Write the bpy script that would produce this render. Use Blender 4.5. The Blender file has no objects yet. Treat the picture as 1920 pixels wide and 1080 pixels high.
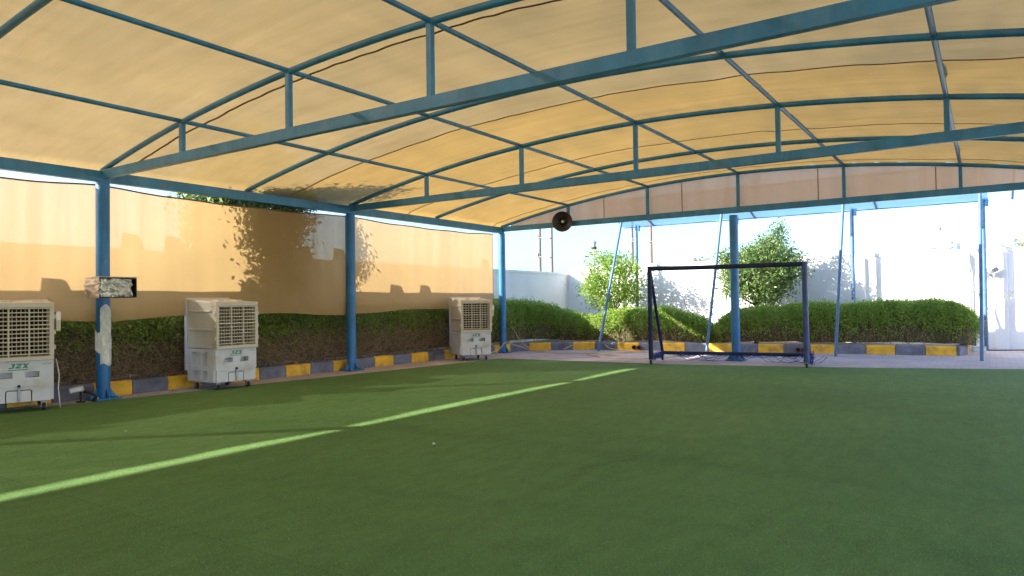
import bpy, bmesh, math, random
import numpy as np
from mathutils import Vector, Matrix, noise

# ------------------------------------------------------------------ camera, sky, sun, exposure
scene = bpy.context.scene
col = scene.collection
random.seed(7)
rng = np.random.default_rng(7)

CAM = Vector((9.7901, -14.2075, 1.2112))
YAW, PITCH, ROLL = -0.5897, 0.0204, -0.0137
fwd = Vector((math.sin(YAW) * math.cos(PITCH), math.cos(YAW) * math.cos(PITCH), math.sin(PITCH)))
rgt = fwd.cross(Vector((0, 0, 1))).normalized()
upv = rgt.cross(fwd)
rgt2 = math.cos(ROLL) * rgt + math.sin(ROLL) * upv
upv2 = -math.sin(ROLL) * rgt + math.cos(ROLL) * upv
cam_data = bpy.data.cameras.new('camera')
cam = bpy.data.objects.new('camera', cam_data)
col.objects.link(cam)
cam.matrix_world = Matrix(((rgt2.x, upv2.x, -fwd.x, CAM.x), (rgt2.y, upv2.y, -fwd.y, CAM.y),
                           (rgt2.z, upv2.z, -fwd.z, CAM.z), (0, 0, 0, 1)))
cam_data.sensor_width = 36.0
cam_data.lens = 36.0 * 1330.84 / 1920.0
cam_data.clip_end = 2000.0
scene.camera = cam

SUN_TRAVEL = Vector((1.0, 0.99, -0.617)).normalized()
SUN_EL = math.asin(-SUN_TRAVEL.z)
SUN_AZ = math.atan2(-SUN_TRAVEL.x, -SUN_TRAVEL.y) % (2 * math.pi)
world = bpy.data.worlds.new('World')
scene.world = world
world.use_nodes = True
wn = world.node_tree.nodes
sky = wn.new('ShaderNodeTexSky')
sky.sky_type = 'NISHITA'
sky.sun_disc = False
sky.sun_elevation = SUN_EL
sky.sun_rotation = SUN_AZ
sky.air_density = 1.0
sky.dust_density = 2.0
sky.ozone_density = 5.0
world.node_tree.links.new(sky.outputs[0], wn['Background'].inputs[0])
wn['Background'].inputs[1].default_value = 0.13

sun_data = bpy.data.lights.new('sun', 'SUN')
sun_data.energy = 4.9
sun_data.angle = math.radians(0.53)
sun_data.color = (1.0, 0.93, 0.82)
sun = bpy.data.objects.new('sun', sun_data)
col.objects.link(sun)
sun.rotation_mode = 'QUATERNION'
sun.rotation_quaternion = SUN_TRAVEL.to_track_quat('-Z', 'Y')

vs = scene.view_settings
vs.view_transform = 'Standard'
vs.look = 'None'
vs.gamma = 1.0
vs.use_curve_mapping = False
vs.exposure = 1.98

scene.cycles.use_denoising = True
scene.cycles.max_bounces = 10
scene.cycles.diffuse_bounces = 5
scene.cycles.transmission_bounces = 6
scene.cycles.transparent_max_bounces = 16
scene.cycles.caustics_reflective = False
scene.cycles.caustics_refractive = False
scene.cycles.sample_clamp_indirect = 6.0

# ------------------------------------------------------------------ materials
def mat_new(name):
    m = bpy.data.materials.new(name)
    m.use_nodes = True
    nt = m.node_tree
    nt.nodes.clear()
    out = nt.nodes.new('ShaderNodeOutputMaterial')
    return m, nt, out

def N(nt, t, **kw):
    n = nt.nodes.new(t)
    for k, v in kw.items():
        setattr(n, k, v)
    return n

def ramp(nt, fac, stops):
    r = N(nt, 'ShaderNodeValToRGB')
    el = r.color_ramp.elements
    while len(el) > 1:
        el.remove(el[-1])
    el[0].position = stops[0][0]
    el[0].color = (*stops[0][1], 1)
    for p, c in stops[1:]:
        e = el.new(p)
        e.color = (*c, 1)
    nt.links.new(fac, r.inputs[0])
    return r.outputs[0]

def noise_tex(nt, scale, detail=4, rough=0.55, vec=None, stretch=None):
    n = N(nt, 'ShaderNodeTexNoise')
    n.inputs['Scale'].default_value = scale
    n.inputs['Detail'].default_value = detail
    n.inputs['Roughness'].default_value = rough
    tc = N(nt, 'ShaderNodeTexCoord')
    v = tc.outputs['Object']
    if stretch:
        mp = N(nt, 'ShaderNodeMapping')
        mp.inputs['Scale'].default_value = stretch
        nt.links.new(v, mp.inputs[0])
        v = mp.outputs[0]
    nt.links.new(v, n.inputs['Vector'])
    return n.outputs[0]

def bump(nt, h, strength, dist=0.01):
    b = N(nt, 'ShaderNodeBump')
    b.inputs['Strength'].default_value = strength
    b.inputs['Distance'].default_value = dist
    nt.links.new(h, b.inputs['Height'])
    return b.outputs[0]

def mul(c, k):
    return tuple(min(1, x * k) for x in c)

def simple(name, color, rough=0.6, var=0.12, scale=6, metal=0.0, spec=0.5, bmp=0.0, bscale=60, stretch=None, dirt=None):
    m, nt, out = mat_new(name)
    p = N(nt, 'ShaderNodeBsdfPrincipled')
    n = noise_tex(nt, scale, 6, 0.6, stretch=stretch)
    stops = [(0.3, mul(color, 1 - var)), (0.7, mul(color, 1 + var))]
    if dirt:
        stops = [(0.33, dirt)] + [(0.45, mul(color, 1 - var)), (0.7, mul(color, 1 + var))]
    nt.links.new(ramp(nt, n, stops), p.inputs['Base Color'])
    p.inputs['Roughness'].default_value = rough
    p.inputs['Metallic'].default_value = metal
    p.inputs['Specular IOR Level'].default_value = spec
    if bmp:
        nt.links.new(bump(nt, noise_tex(nt, bscale, 3), bmp), p.inputs['Normal'])
    nt.links.new(p.outputs[0], out.inputs[0])
    return m

def painted(name, color, rough, chip):
    m, nt, out = mat_new(name)
    p = N(nt, 'ShaderNodeBsdfPrincipled')
    a = ramp(nt, noise_tex(nt, 3.0, 6, 0.65), [(0.3, mul(color, 0.72)), (0.7, mul(color, 1.18))])
    mk = ramp(nt, noise_tex(nt, 17, 6, 0.7), [(0.665, (0, 0, 0)), (0.69, (1, 1, 1))])
    fd = ramp(nt, noise_tex(nt, 1.3, 4, 0.6, stretch=(6, 6, 1)), [(0.45, (0, 0, 0)), (0.72, (0.16, 0.16, 0.16))])
    x = N(nt, 'ShaderNodeMixRGB'); nt.links.new(fd, x.inputs[0]); nt.links.new(a, x.inputs[1]); x.inputs[2].default_value = (0.30, 0.34, 0.36, 1)
    y = N(nt, 'ShaderNodeMixRGB'); nt.links.new(mk, y.inputs[0]); nt.links.new(x.outputs[0], y.inputs[1]); y.inputs[2].default_value = (*chip, 1)
    nt.links.new(y.outputs[0], p.inputs['Base Color'])
    p.inputs['Roughness'].default_value = rough
    nt.links.new(bump(nt, noise_tex(nt, 30, 4), 0.06), p.inputs['Normal'])
    nt.links.new(p.outputs[0], out.inputs[0])
    return m

def fabric(name, color, trans_color, k_trans, k_open, streak=0.12, weave=(90, 90, 90), stretch=(0.25, 7, 7), soil=0.0):
    m, nt, out = mat_new(name)
    d = N(nt, 'ShaderNodeBsdfDiffuse')
    t = N(nt, 'ShaderNodeBsdfTranslucent')
    o = N(nt, 'ShaderNodeBsdfTransparent')
    n1 = noise_tex(nt, 1.0, 5, 0.65, stretch=stretch)
    n2 = noise_tex(nt, 0.7, 5, 0.6)
    mx = N(nt, 'ShaderNodeMath', operation='ADD')
    nt.links.new(n1, mx.inputs[0]); nt.links.new(n2, mx.inputs[1])
    md = N(nt, 'ShaderNodeMath', operation='MULTIPLY'); md.inputs[1].default_value = 0.5
    nt.links.new(mx.outputs[0], md.inputs[0])
    f = md.outputs[0]
    for node, c in ((d, color), (t, trans_color)):
        st = [(0.36, mul(c, 1 - streak)), (0.64, mul(c, 1 + streak))]
        if soil:
            st = [(0.32, mul(c, 1 - soil))] + st
        nt.links.new(ramp(nt, f, st), node.inputs[0])
    wv = noise_tex(nt, 1.0, 2, 0.5, stretch=weave)
    b = bump(nt, wv, 0.35, 0.004)
    nt.links.new(b, t.inputs['Normal'])
    nt.links.new(b, d.inputs['Normal'])
    m1 = N(nt, 'ShaderNodeMixShader'); m1.inputs[0].default_value = k_trans
    nt.links.new(d.outputs[0], m1.inputs[1]); nt.links.new(t.outputs[0], m1.inputs[2])
    m2 = N(nt, 'ShaderNodeMixShader')
    # the knitted net is a little more open along some yarns
    mr = N(nt, 'ShaderNodeMapRange')
    mr.inputs['From Min'].default_value = 0.35; mr.inputs['From Max'].default_value = 0.65
    mr.inputs['To Min'].default_value = k_open * 0.7; mr.inputs['To Max'].default_value = k_open * 1.3
    nt.links.new(n1, mr.inputs[0]); nt.links.new(mr.outputs[0], m2.inputs[0])
    nt.links.new(m1.outputs[0], m2.inputs[1]); nt.links.new(o.outputs[0], m2.inputs[2])
    nt.links.new(m2.outputs[0], out.inputs[0])
    return m

def leaf_mat(name, cols, trans=0.35, rough=0.45):
    m, nt, out = mat_new(name)
    g = N(nt, 'ShaderNodeNewGeometry')
    c = ramp(nt, g.outputs['Random Per Island'], [(i / max(1, len(cols) - 1), k) for i, k in enumerate(cols)])
    p = N(nt, 'ShaderNodeBsdfPrincipled')
    p.inputs['Roughness'].default_value = rough
    p.inputs['Specular IOR Level'].default_value = 0.35
    nt.links.new(c, p.inputs['Base Color'])
    t = N(nt, 'ShaderNodeBsdfTranslucent')
    hs = N(nt, 'ShaderNodeHueSaturation'); hs.inputs['Value'].default_value = 1.7; hs.inputs['Hue'].default_value = 0.48
    nt.links.new(c, hs.inputs['Color']); nt.links.new(hs.outputs[0], t.inputs[0])
    mx = N(nt, 'ShaderNodeMixShader'); mx.inputs[0].default_value = trans
    nt.links.new(p.outputs[0], mx.inputs[1]); nt.links.new(t.outputs[0], mx.inputs[2])
    nt.links.new(mx.outputs[0], out.inputs[0])
    return m

def turf_mat():
    m, nt, out = mat_new('artificial_turf')
    p = N(nt, 'ShaderNodeBsdfPrincipled')
    big = noise_tex(nt, 0.5, 5, 0.6)
    fine = noise_tex(nt, 160, 3, 0.7)
    mid = noise_tex(nt, 9, 5, 0.7, stretch=(1.0, 0.35, 1))
    a = ramp(nt, big, [(0.25, (0.108, 0.215, 0.068)), (0.5, (0.130, 0.252, 0.080)), (0.75, (0.158, 0.280, 0.095))])
    bcol = ramp(nt, fine, [(0.3, (0.7, 0.7, 0.66)), (0.7, (1.22, 1.22, 1.2))])
    ccol = ramp(nt, mid, [(0.3, (0.82, 0.84, 0.8)), (0.7, (1.12, 1.12, 1.1))])
    x = N(nt, 'ShaderNodeMixRGB', blend_type='MULTIPLY'); x.inputs[0].default_value = 1
    nt.links.new(a, x.inputs[1]); nt.links.new(bcol, x.inputs[2])
    y = N(nt, 'ShaderNodeMixRGB', blend_type='MULTIPLY'); y.inputs[0].default_value = 1
    nt.links.new(x.outputs[0], y.inputs[1]); nt.links.new(ccol, y.inputs[2])
    # rolls of turf laid side by side, each a shade different, with a thin joint
    tc = N(nt, 'ShaderNodeTexCoord')
    br = N(nt, 'ShaderNodeTexBrick'); br.offset = 0.0
    br.inputs['Scale'].default_value = 1.0; br.inputs['Brick Width'].default_value = 60.0; br.inputs['Row Height'].default_value = 2.0
    br.inputs['Mortar Size'].default_value = 0.006; br.inputs['Mortar Smooth'].default_value = 0.6
    br.inputs['Color1'].default_value = (0.94, 0.95, 0.94, 1); br.inputs['Color2'].default_value = (1.05, 1.04, 1.05, 1); br.inputs['Mortar'].default_value = (0.78, 0.8, 0.76, 1)
    nt.links.new(tc.outputs['Object'], br.inputs['Vector'])
    w = N(nt, 'ShaderNodeMixRGB', blend_type='MULTIPLY'); w.inputs[0].default_value = 1
    nt.links.new(y.outputs[0], w.inputs[1]); nt.links.new(br.outputs[0], w.inputs[2])
    nt.links.new(w.outputs[0], p.inputs['Base Color'])
    p.inputs['Roughness'].default_value = 0.85
    p.inputs['Specular IOR Level'].default_value = 0.2
    nt.links.new(bump(nt, fine, 0.9, 0.012), p.inputs['Normal'])
    nt.links.new(p.outputs[0], out.inputs[0])
    return m

def paver_mat():
    m, nt, out = mat_new('interlock_pavers')
    p = N(nt, 'ShaderNodeBsdfPrincipled')
    tc = N(nt, 'ShaderNodeTexCoord')
    br = N(nt, 'ShaderNodeTexBrick')
    br.inputs['Scale'].default_value = 1.0
    br.inputs['Brick Width'].default_value = 0.2
    br.inputs['Row Height'].default_value = 0.1
    br.inputs['Mortar Size'].default_value = 0.004
    br.inputs['Color1'].default_value = (0.60, 0.49, 0.47, 1)
    br.inputs['Color2'].default_value = (0.50, 0.42, 0.42, 1)
    br.inputs['Mortar'].default_value = (0.32, 0.27, 0.25, 1)
    nt.links.new(tc.outputs['Object'], br.inputs['Vector'])
    n = noise_tex(nt, 1.4, 6, 0.65)
    c = ramp(nt, n, [(0.3, (0.78, 0.76, 0.74)), (0.7, (1.12, 1.12, 1.12))])
    x = N(nt, 'ShaderNodeMixRGB', blend_type='MULTIPLY'); x.inputs[0].default_value = 1
    nt.links.new(br.outputs[0], x.inputs[1]); nt.links.new(c, x.inputs[2])
    nt.links.new(x.outputs[0], p.inputs['Base Color'])
    p.inputs['Roughness'].default_value = 0.9
    nt.links.new(bump(nt, br.outputs['Fac'], 0.4, -0.004), p.inputs['Normal'])
    nt.links.new(p.outputs[0], out.inputs[0])
    return m

def plastic_film(name, tint=(0.8, 0.82, 0.8)):
    m, nt, out = mat_new(name)
    g = N(nt, 'ShaderNodeBsdfPrincipled')
    g.inputs['Base Color'].default_value = (*tint, 1)
    g.inputs['Roughness'].default_value = 0.18
    n = noise_tex(nt, 14, 5, 0.7, stretch=(1, 1, 0.5))
    nt.links.new(bump(nt, n, 0.9, 0.03), g.inputs['Normal'])
    t = N(nt, 'ShaderNodeBsdfTransparent')
    t.inputs[0].default_value = (0.93, 0.95, 0.93, 1)
    mx = N(nt, 'ShaderNodeMixShader')
    f = N(nt, 'ShaderNodeMapRange')
    f.inputs['From Min'].default_value = 0.35; f.inputs['From Max'].default_value = 0.6
    f.inputs['To Min'].default_value = 0.05; f.inputs['To Max'].default_value = 0.32
    nt.links.new(n, f.inputs[0]); nt.links.new(f.outputs[0], mx.inputs[0])
    nt.links.new(g.outputs[0], mx.inputs[1]); nt.links.new(t.outputs[0], mx.inputs[2])
    nt.links.new(mx.outputs[0], out.inputs[0])
    return m

M = {}
M['steel'] = painted('blue_painted_steel', (0.024, 0.18, 0.36), 0.45, (0.14, 0.12, 0.11))
M['column'] = painted('bright_blue_column_paint', (0.008, 0.155, 0.42), 0.42, (0.25, 0.30, 0.34))
M['thin_blue'] = simple('faded_blue_pole_paint', (0.055, 0.135, 0.26), 0.45, 0.18, 8)
M['roof_pale'] = fabric('pale_cream_shade_net', (0.33, 0.225, 0.095), (0.240, 0.163, 0.062), 0.62, 0.02, 0.12, soil=0.26)
M['roof_gold'] = fabric('golden_shade_net', (0.32, 0.20, 0.056), (0.272, 0.165, 0.042), 0.62, 0.02, 0.13, soil=0.28)
M['seam'] = simple('brown_seam_tape', (0.26, 0.105, 0.035), 0.9, 0.2, 20)
M['screen'] = fabric('tan_knitted_screen', (0.66, 0.45, 0.21), (0.345, 0.24, 0.112), 0.52, 0.10, 0.08, stretch=(6, 6, 0.25))
M['hem'] = simple('brown_hem', (0.22, 0.10, 0.04), 0.9, 0.2, 20)
M['fascia'] = fabric('pinkish_end_net', (0.66, 0.42, 0.235), (0.62, 0.385, 0.21), 0.50, 0.05, 0.08, stretch=(5, 5, 0.3))
M['blue_net'] = fabric('thin_blue_net', (0.16, 0.36, 0.52), (0.17, 0.38, 0.55), 0.6, 0.20, 0.10)
M['turf'] = turf_mat()
M['turf_edge'] = simple('blue_painted_strip', (0.13, 0.22, 0.42), 0.9, 0.25, 3)
M['paver'] = paver_mat()
M['sand'] = simple('pale_sand', (0.46, 0.39, 0.30), 0.95, 0.15, 0.6, bmp=0.2)
M['soil'] = simple('dry_brown_soil', (0.13, 0.085, 0.055), 0.95, 0.35, 5, bmp=0.6, bscale=30)
M['kerb_yellow'] = simple('yellow_kerb_paint', (0.74, 0.44, 0.04), 0.75, 0.16, 5, dirt=(0.36, 0.24, 0.07), bmp=0.15)
M['kerb_grey'] = simple('grey_blue_kerb_paint', (0.155, 0.170, 0.235), 0.8, 0.2, 5, dirt=(0.10, 0.10, 0.13), bmp=0.15)
M['white_wall'] = simple('white_rendered_wall', (0.80, 0.80, 0.79), 0.9, 0.04, 1.2, bmp=0.1, dirt=(0.70, 0.69, 0.66))
M['block_dim'] = simple('dimmed_block_grey', (0.22, 0.205, 0.185), 0.9, 0.15, 6)  # white blocks coloured grey so their sunlit ends look shaded
M['tank'] = simple('off_white_plastic', (0.60, 0.61, 0.64), 0.42, 0.05, 3, dirt=(0.5, 0.47, 0.42))
M['beige'] = simple('yellowed_beige_plastic', (0.56, 0.50, 0.40), 0.45, 0.06, 3)
M['dark'] = simple('painted_interior_shade', (0.018, 0.013, 0.010), 0.9, 0.3, 10)  # near black, stands for shade inside the hood and pipe ends
M['rubber'] = simple('black_rubber', (0.018, 0.018, 0.02), 0.7, 0.2, 12)
M['metal'] = simple('grey_metal', (0.30, 0.30, 0.31), 0.4, 0.2, 12, metal=0.7)
M['logo'] = simple('green_print', (0.005, 0.22, 0.13), 0.5, 0.08, 20)
M['goal_dark'] = simple('dark_navy_goal_paint', (0.012, 0.022, 0.070), 0.55, 0.3, 10, spec=0.25)
M['goal_blue'] = simple('scuffed_blue_goal_paint', (0.018, 0.05, 0.17), 0.45, 0.35, 12)
M['net'] = simple('blue_net_cord', (0.018, 0.055, 0.25), 0.8, 0.25, 10)
M['horn_in'] = simple('dark_horn', (0.022, 0.020, 0.014), 0.5, 0.3, 8)
M['horn_out'] = simple('brown_horn_rim', (0.12, 0.075, 0.06), 0.5, 0.3, 10)
M['white'] = simple('white_plastic', (0.75, 0.75, 0.75), 0.5, 0.06, 8)
M['card'] = simple('brown_tape_wrap', (0.42, 0.33, 0.24), 0.5, 0.2, 14, bmp=0.5, bscale=25)
M['foil'] = simple('crinkled_silver_film', (0.66, 0.67, 0.64), 0.2, 0.10, 5, metal=0.55)
M['film'] = plastic_film('clear_wrap_film')
M['hose'] = simple('yellow_garden_hose', (0.58, 0.38, 0.12), 0.5, 0.15, 9)
M['cable'] = simple('white_cable', (0.6, 0.6, 0.58), 0.5, 0.08, 9)
M['pipe'] = simple('rust_red_pipe', (0.11, 0.025, 0.018), 0.6, 0.3, 12)
M['bark'] = simple('grey_brown_bark', (0.16, 0.12, 0.085), 0.95, 0.3, 18, bmp=0.6)
M['twig'] = simple('dry_twig', (0.30, 0.21, 0.14), 0.95, 0.45, 25)
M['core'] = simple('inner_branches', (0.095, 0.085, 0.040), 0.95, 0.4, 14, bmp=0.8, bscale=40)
M['wood_pole'] = simple('weathered_wood_pole', (0.17, 0.155, 0.15), 0.9, 0.2, 8)
M['pole_red'] = simple('reddish_wood_pole', (0.27, 0.17, 0.15), 0.9, 0.2, 8)
M['galv'] = simple('galvanised_pipe', (0.42, 0.42, 0.42), 0.45, 0.1, 12, metal=0.4)
G1 = [(0.13, 0.23, 0.034), (0.18, 0.30, 0.046), (0.24, 0.365, 0.062), (0.31, 0.42, 0.09)]
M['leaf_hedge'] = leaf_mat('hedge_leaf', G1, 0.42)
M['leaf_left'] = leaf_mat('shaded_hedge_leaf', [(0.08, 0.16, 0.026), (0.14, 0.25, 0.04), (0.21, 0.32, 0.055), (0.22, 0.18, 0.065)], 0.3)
M['leaf_bright'] = leaf_mat('fresh_leaf', [(0.09, 0.18, 0.02), (0.15, 0.26, 0.03), (0.22, 0.33, 0.05)], 0.45)
M['leaf_dark'] = leaf_mat('glossy_ficus_leaf', [(0.05, 0.115, 0.026), (0.085, 0.165, 0.04), (0.14, 0.22, 0.065), (0.21, 0.26, 0.09)], 0.28, 0.35)
M['leaf_far'] = leaf_mat('hazed_leaf', [(0.20, 0.22, 0.14), (0.28, 0.29, 0.19)], 0.4)  # haze over the far trees is put into this paled leaf colour

# ------------------------------------------------------------------ mesh helpers
class MB:
    def __init__(s):
        s.v = []; s.f = []
    def add(s, vs_, fs_):
        o = len(s.v)
        s.v += [tuple(x) for x in vs_]
        s.f += [tuple(i + o for i in f) for f in fs_]
        return s
    def box(s, x0, x1, y0, y1, z0, z1, mtx=None):
        vv = [(x0, y0, z0), (x1, y0, z0), (x1, y1, z0), (x0, y1, z0), (x0, y0, z1), (x1, y0, z1), (x1, y1, z1), (x0, y1, z1)]
        if mtx is not None:
            vv = [tuple(mtx @ Vector(p)) for p in vv]
        return s.add(vv, [(0, 3, 2, 1), (4, 5, 6, 7), (0, 1, 5, 4), (1, 2, 6, 5), (2, 3, 7, 6), (3, 0, 4, 7)])
    def frustum(s, a, b):
        """a, b: four corners each, same winding"""
        return s.add(list(a) + list(b), [(3, 2, 1, 0), (4, 5, 6, 7), (0, 1, 5, 4), (1, 2, 6, 5), (2, 3, 7, 6), (3, 0, 4, 7)])
    def tube(s, pts, r, n=8, caps=True, taper=None):
        pts = [Vector(p) for p in pts]
        o = len(s.v)
        prev = None
        for i, p in enumerate(pts):
            t = (pts[min(i + 1, len(pts) - 1)] - pts[max(i - 1, 0)])
            t = t.normalized() if t.length > 1e-9 else Vector((0, 0, 1))
            if prev is None:
                ref = Vector((0, 0, 1)) if abs(t.z) < 0.9 else Vector((1, 0, 0))
                a = t.cross(ref).normalized()
            else:
                a = (prev - t * prev.dot(t))
                a = a.normalized() if a.length > 1e-6 else t.orthogonal().normalized()
            prev = a
            b = t.cross(a)
            rr = r if taper is None else r + (taper - r) * i / (len(pts) - 1)
            for k in range(n):
                an = 2 * math.pi * k / n
                s.v.append(tuple(p + (a * math.cos(an) + b * math.sin(an)) * rr))
        m = len(pts)
        for i in range(m - 1):
            for k in range(n):
                k2 = (k + 1) % n
                s.f.append((o + i * n + k, o + i * n + k2, o + (i + 1) * n + k2, o + (i + 1) * n + k))
        if caps:
            s.f.append(tuple(o + k for k in range(n))[::-1])
            s.f.append(tuple(o + (m - 1) * n + k for k in range(n)))
        return s
    def lathe(s, prof, origin, axis, n=24):
        """prof: (distance along axis, radius)"""
        ax = Vector(axis).normalized()
        a = ax.orthogonal().normalized(); b = ax.cross(a)
        o = len(s.v); O = Vector(origin)
        for d, r in prof:
            for k in range(n):
                an = 2 * math.pi * k / n
                s.v.append(tuple(O + ax * d + (a * math.cos(an) + b * math.sin(an)) * r))
        for i in range(len(prof) - 1):
            for k in range(n):
                k2 = (k + 1) % n
                s.f.append((o + i * n + k, o + i * n + k2, o + (i + 1) * n + k2, o + (i + 1) * n + k))
        return s
    def grid(s, fn, nu, nv):
        o = len(s.v)
        for i in range(nu + 1):
            for j in range(nv + 1):
                s.v.append(tuple(fn(i / nu, j / nv)))
        for i in range(nu):
            for j in range(nv):
                a = o + i * (nv + 1) + j
                s.f.append((a, a + nv + 1, a + nv + 2, a + 1))
        return s
    def prism(s, poly, axis, d0, d1):
        """poly: list of 2-tuples; axis 'x','y','z' extruded from d0 to d1"""
        def P(u, v, d):
            return {'x': (d, u, v), 'y': (u, d, v), 'z': (u, v, d)}[axis]
        n = len(poly)
        vv = [P(u, v, d0) for u, v in poly] + [P(u, v, d1) for u, v in poly]
        ff = [tuple(range(n))[::-1], tuple(range(n, 2 * n))] + [(i, (i + 1) % n, n + (i + 1) % n, n + i) for i in range(n)]
        return s.add(vv, ff)
    def mesh(s, name, fix=True):
        me = bpy.data.meshes.new(name)
        me.from_pydata(s.v, [], s.f)
        if fix:
            bm = bmesh.new(); bm.from_mesh(me)
            bmesh.ops.recalc_face_normals(bm, faces=bm.faces)
            bm.to_mesh(me); bm.free()
        return me
    def build(s, name, mat, parent=None, smooth=False, bevel=0.0, seg=2, fix=True):
        me = s.mesh(name, fix)
        return link_mesh(name, me, mat, parent, smooth, bevel, seg)

def link_mesh(name, me, mat, parent=None, smooth=False, bevel=0.0, seg=2):
    o = bpy.data.objects.new(name, me)
    col.objects.link(o)
    me.materials.append(mat)
    if parent is not None:
        o.parent = parent
    if smooth:
        me.polygons.foreach_set('use_smooth', [True] * len(me.polygons))
        if smooth == 'auto':
            a = np.zeros(len(me.edges), dtype=bool)
            me.set_sharp_from_angle(angle=math.radians(38))
    if bevel:
        b = o.modifiers.new('bevel', 'BEVEL')
        b.width = bevel; b.segments = seg; b.limit_method = 'ANGLE'; b.angle_limit = math.radians(40)
    return o

def thing(name, label, cat, loc=(0, 0, 0), rz=0.0, group=None):
    o = bpy.data.objects.new(name, None)
    o.empty_display_size = 0.2
    col.objects.link(o)
    o.location = loc
    o.rotation_euler = (0, 0, rz)
    o['label'] = label; o['category'] = cat
    if group:
        o['group'] = group
    return o

def tag(o, label, cat, group=None):
    o['label'] = label; o['category'] = cat
    if group:
        o['group'] = group
    return o

def struct(o):
    o['kind'] = 'structure'
    return o

def stuff(o):
    o['kind'] = 'stuff'
    return o

def leaves_mesh(name, P, Nrm, size, aspect=0.5, jitter=0.9, fold=0.25, sizevar=0.35):
    """one folded leaf blade (two triangles) at every point of P"""
    n = len(P)
    d = rng.normal(size=(n, 3)) * jitter + Nrm
    d /= np.linalg.norm(d, axis=1, keepdims=True) + 1e-9          # leaf normal
    t = rng.normal(size=(n, 3))
    t -= (t * d).sum(1, keepdims=True) * d
    t /= np.linalg.norm(t, axis=1, keepdims=True) + 1e-9
    b = np.cross(d, t)
    L = size * (1 + sizevar * rng.uniform(-1, 1, size=(n, 1)))
    W = L * aspect
    v0 = P - t * L * 0.5
    v2 = P + t * L * 0.5
    v1 = P + b * W * 0.5 + d * W * fold
    v3 = P - b * W * 0.5 + d * W * fold
    V = np.stack([v0, v1, v2, v3], 1).reshape(-1, 3)
    base = (np.arange(n) * 4)[:, None]
    F = np.concatenate([base + np.array([[0, 1, 2]]), base + np.array([[0, 2, 3]])], 1).reshape(-1)
    me = bpy.data.meshes.new(name)
    me.vertices.add(len(V)); me.vertices.foreach_set('co', V.astype(np.float32).ravel())
    me.loops.add(len(F)); me.loops.foreach_set('vertex_index', F.astype(np.int32))
    nf = len(F) // 3
    me.polygons.add(nf)
    me.polygons.foreach_set('loop_start', (np.arange(nf) * 3).astype(np.int32))
    me.update(calc_edges=True)
    me.validate()
    return me

# ------------------------------------------------------------------ ground
def sheet(name, pts, z, mat):
    m = MB(); m.add([(x, y, z) for x, y in pts], [tuple(range(len(pts)))])
    return struct(m.build(name, mat))

sheet('ground', [(-400, -400), (400, -400), (400, 400), (-400, 400)], -0.02, M['sand'])
sheet('pavement', [(-1.15, -26), (23.9, -26), (23.9, 5.35), (-1.15, 5.35)], -0.004, M['paver'])
turf_edge = [(0.10, -24), (0.10, -10.6), (0.30, -9.2), (0.48, -7.2), (0.72, -5.2), (0.93, -3.1), (1.02, -1.62), (4.75, -1.46), (7.84, -0.78), (10.3, 0.05), (13.5, 0.6), (13.5, -24)]
sheet('turf_border', [(x - 0.07 if x < 1.5 else x, y + (0.09 if y > -2 else 0)) for x, y in turf_edge[:-1]] + [(13.6, -24)], 0.0, M['turf_edge'])
turf = sheet('turf', turf_edge, 0.012, M['turf'])

# loose pile of the artificial turf near the viewer
def turf_fibres():
    n = 420000
    r = 1.3 + 12.0 * rng.uniform(0, 1, n) ** 1.1
    a = YAW + rng.uniform(-0.68, 0.68, n)
    x = CAM.x + r * np.sin(a); y = CAM.y + r * np.cos(a)
    keep = (x > 1.2) & (x < 13) & (y < -1.9) & (rng.uniform(size=n) < np.clip((13.0 - r) / 9.0, 0, 1))
    x, y, r = x[keep], y[keep], r[keep]
    n = len(x)
    h = rng.uniform(0.003, 0.008, n)
    w = rng.uniform(0.0012, 0.0022, n) * (1 + r / 8)
    an = rng.uniform(0, 2 * np.pi, n)
    lx = rng.normal(0, 0.007, n); ly = rng.normal(0.002, 0.007, n)
    z0 = np.full(n, 0.011)
    V = np.stack([np.stack([x - np.cos(an) * w, y - np.sin(an) * w, z0], 1),
                  np.stack([x + np.cos(an) * w, y + np.sin(an) * w, z0], 1),
                  np.stack([x + lx, y + ly, z0 + h], 1)], 1).reshape(-1, 3)
    me = bpy.data.meshes.new('turf_pile')
    me.vertices.add(len(V)); me.vertices.foreach_set('co', V.astype(np.float32).ravel())
    me.loops.add(len(V)); me.loops.foreach_set('vertex_index', np.arange(len(V), dtype=np.int32))
    me.polygons.add(n); me.polygons.foreach_set('loop_start', (np.arange(n) * 3).astype(np.int32))
    me.update(calc_edges=True)
    o = link_mesh('turf_pile', me, M['pile'])
    return o
M['pile'] = leaf_mat('turf_fibre', [(0.130, 0.255, 0.080), (0.152, 0.285, 0.095), (0.18, 0.32, 0.115)], 0.2, 0.6)
tp = stuff(turf_fibres())
tag(tp, 'short green plastic pile of the artificial turf', 'turf')

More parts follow.
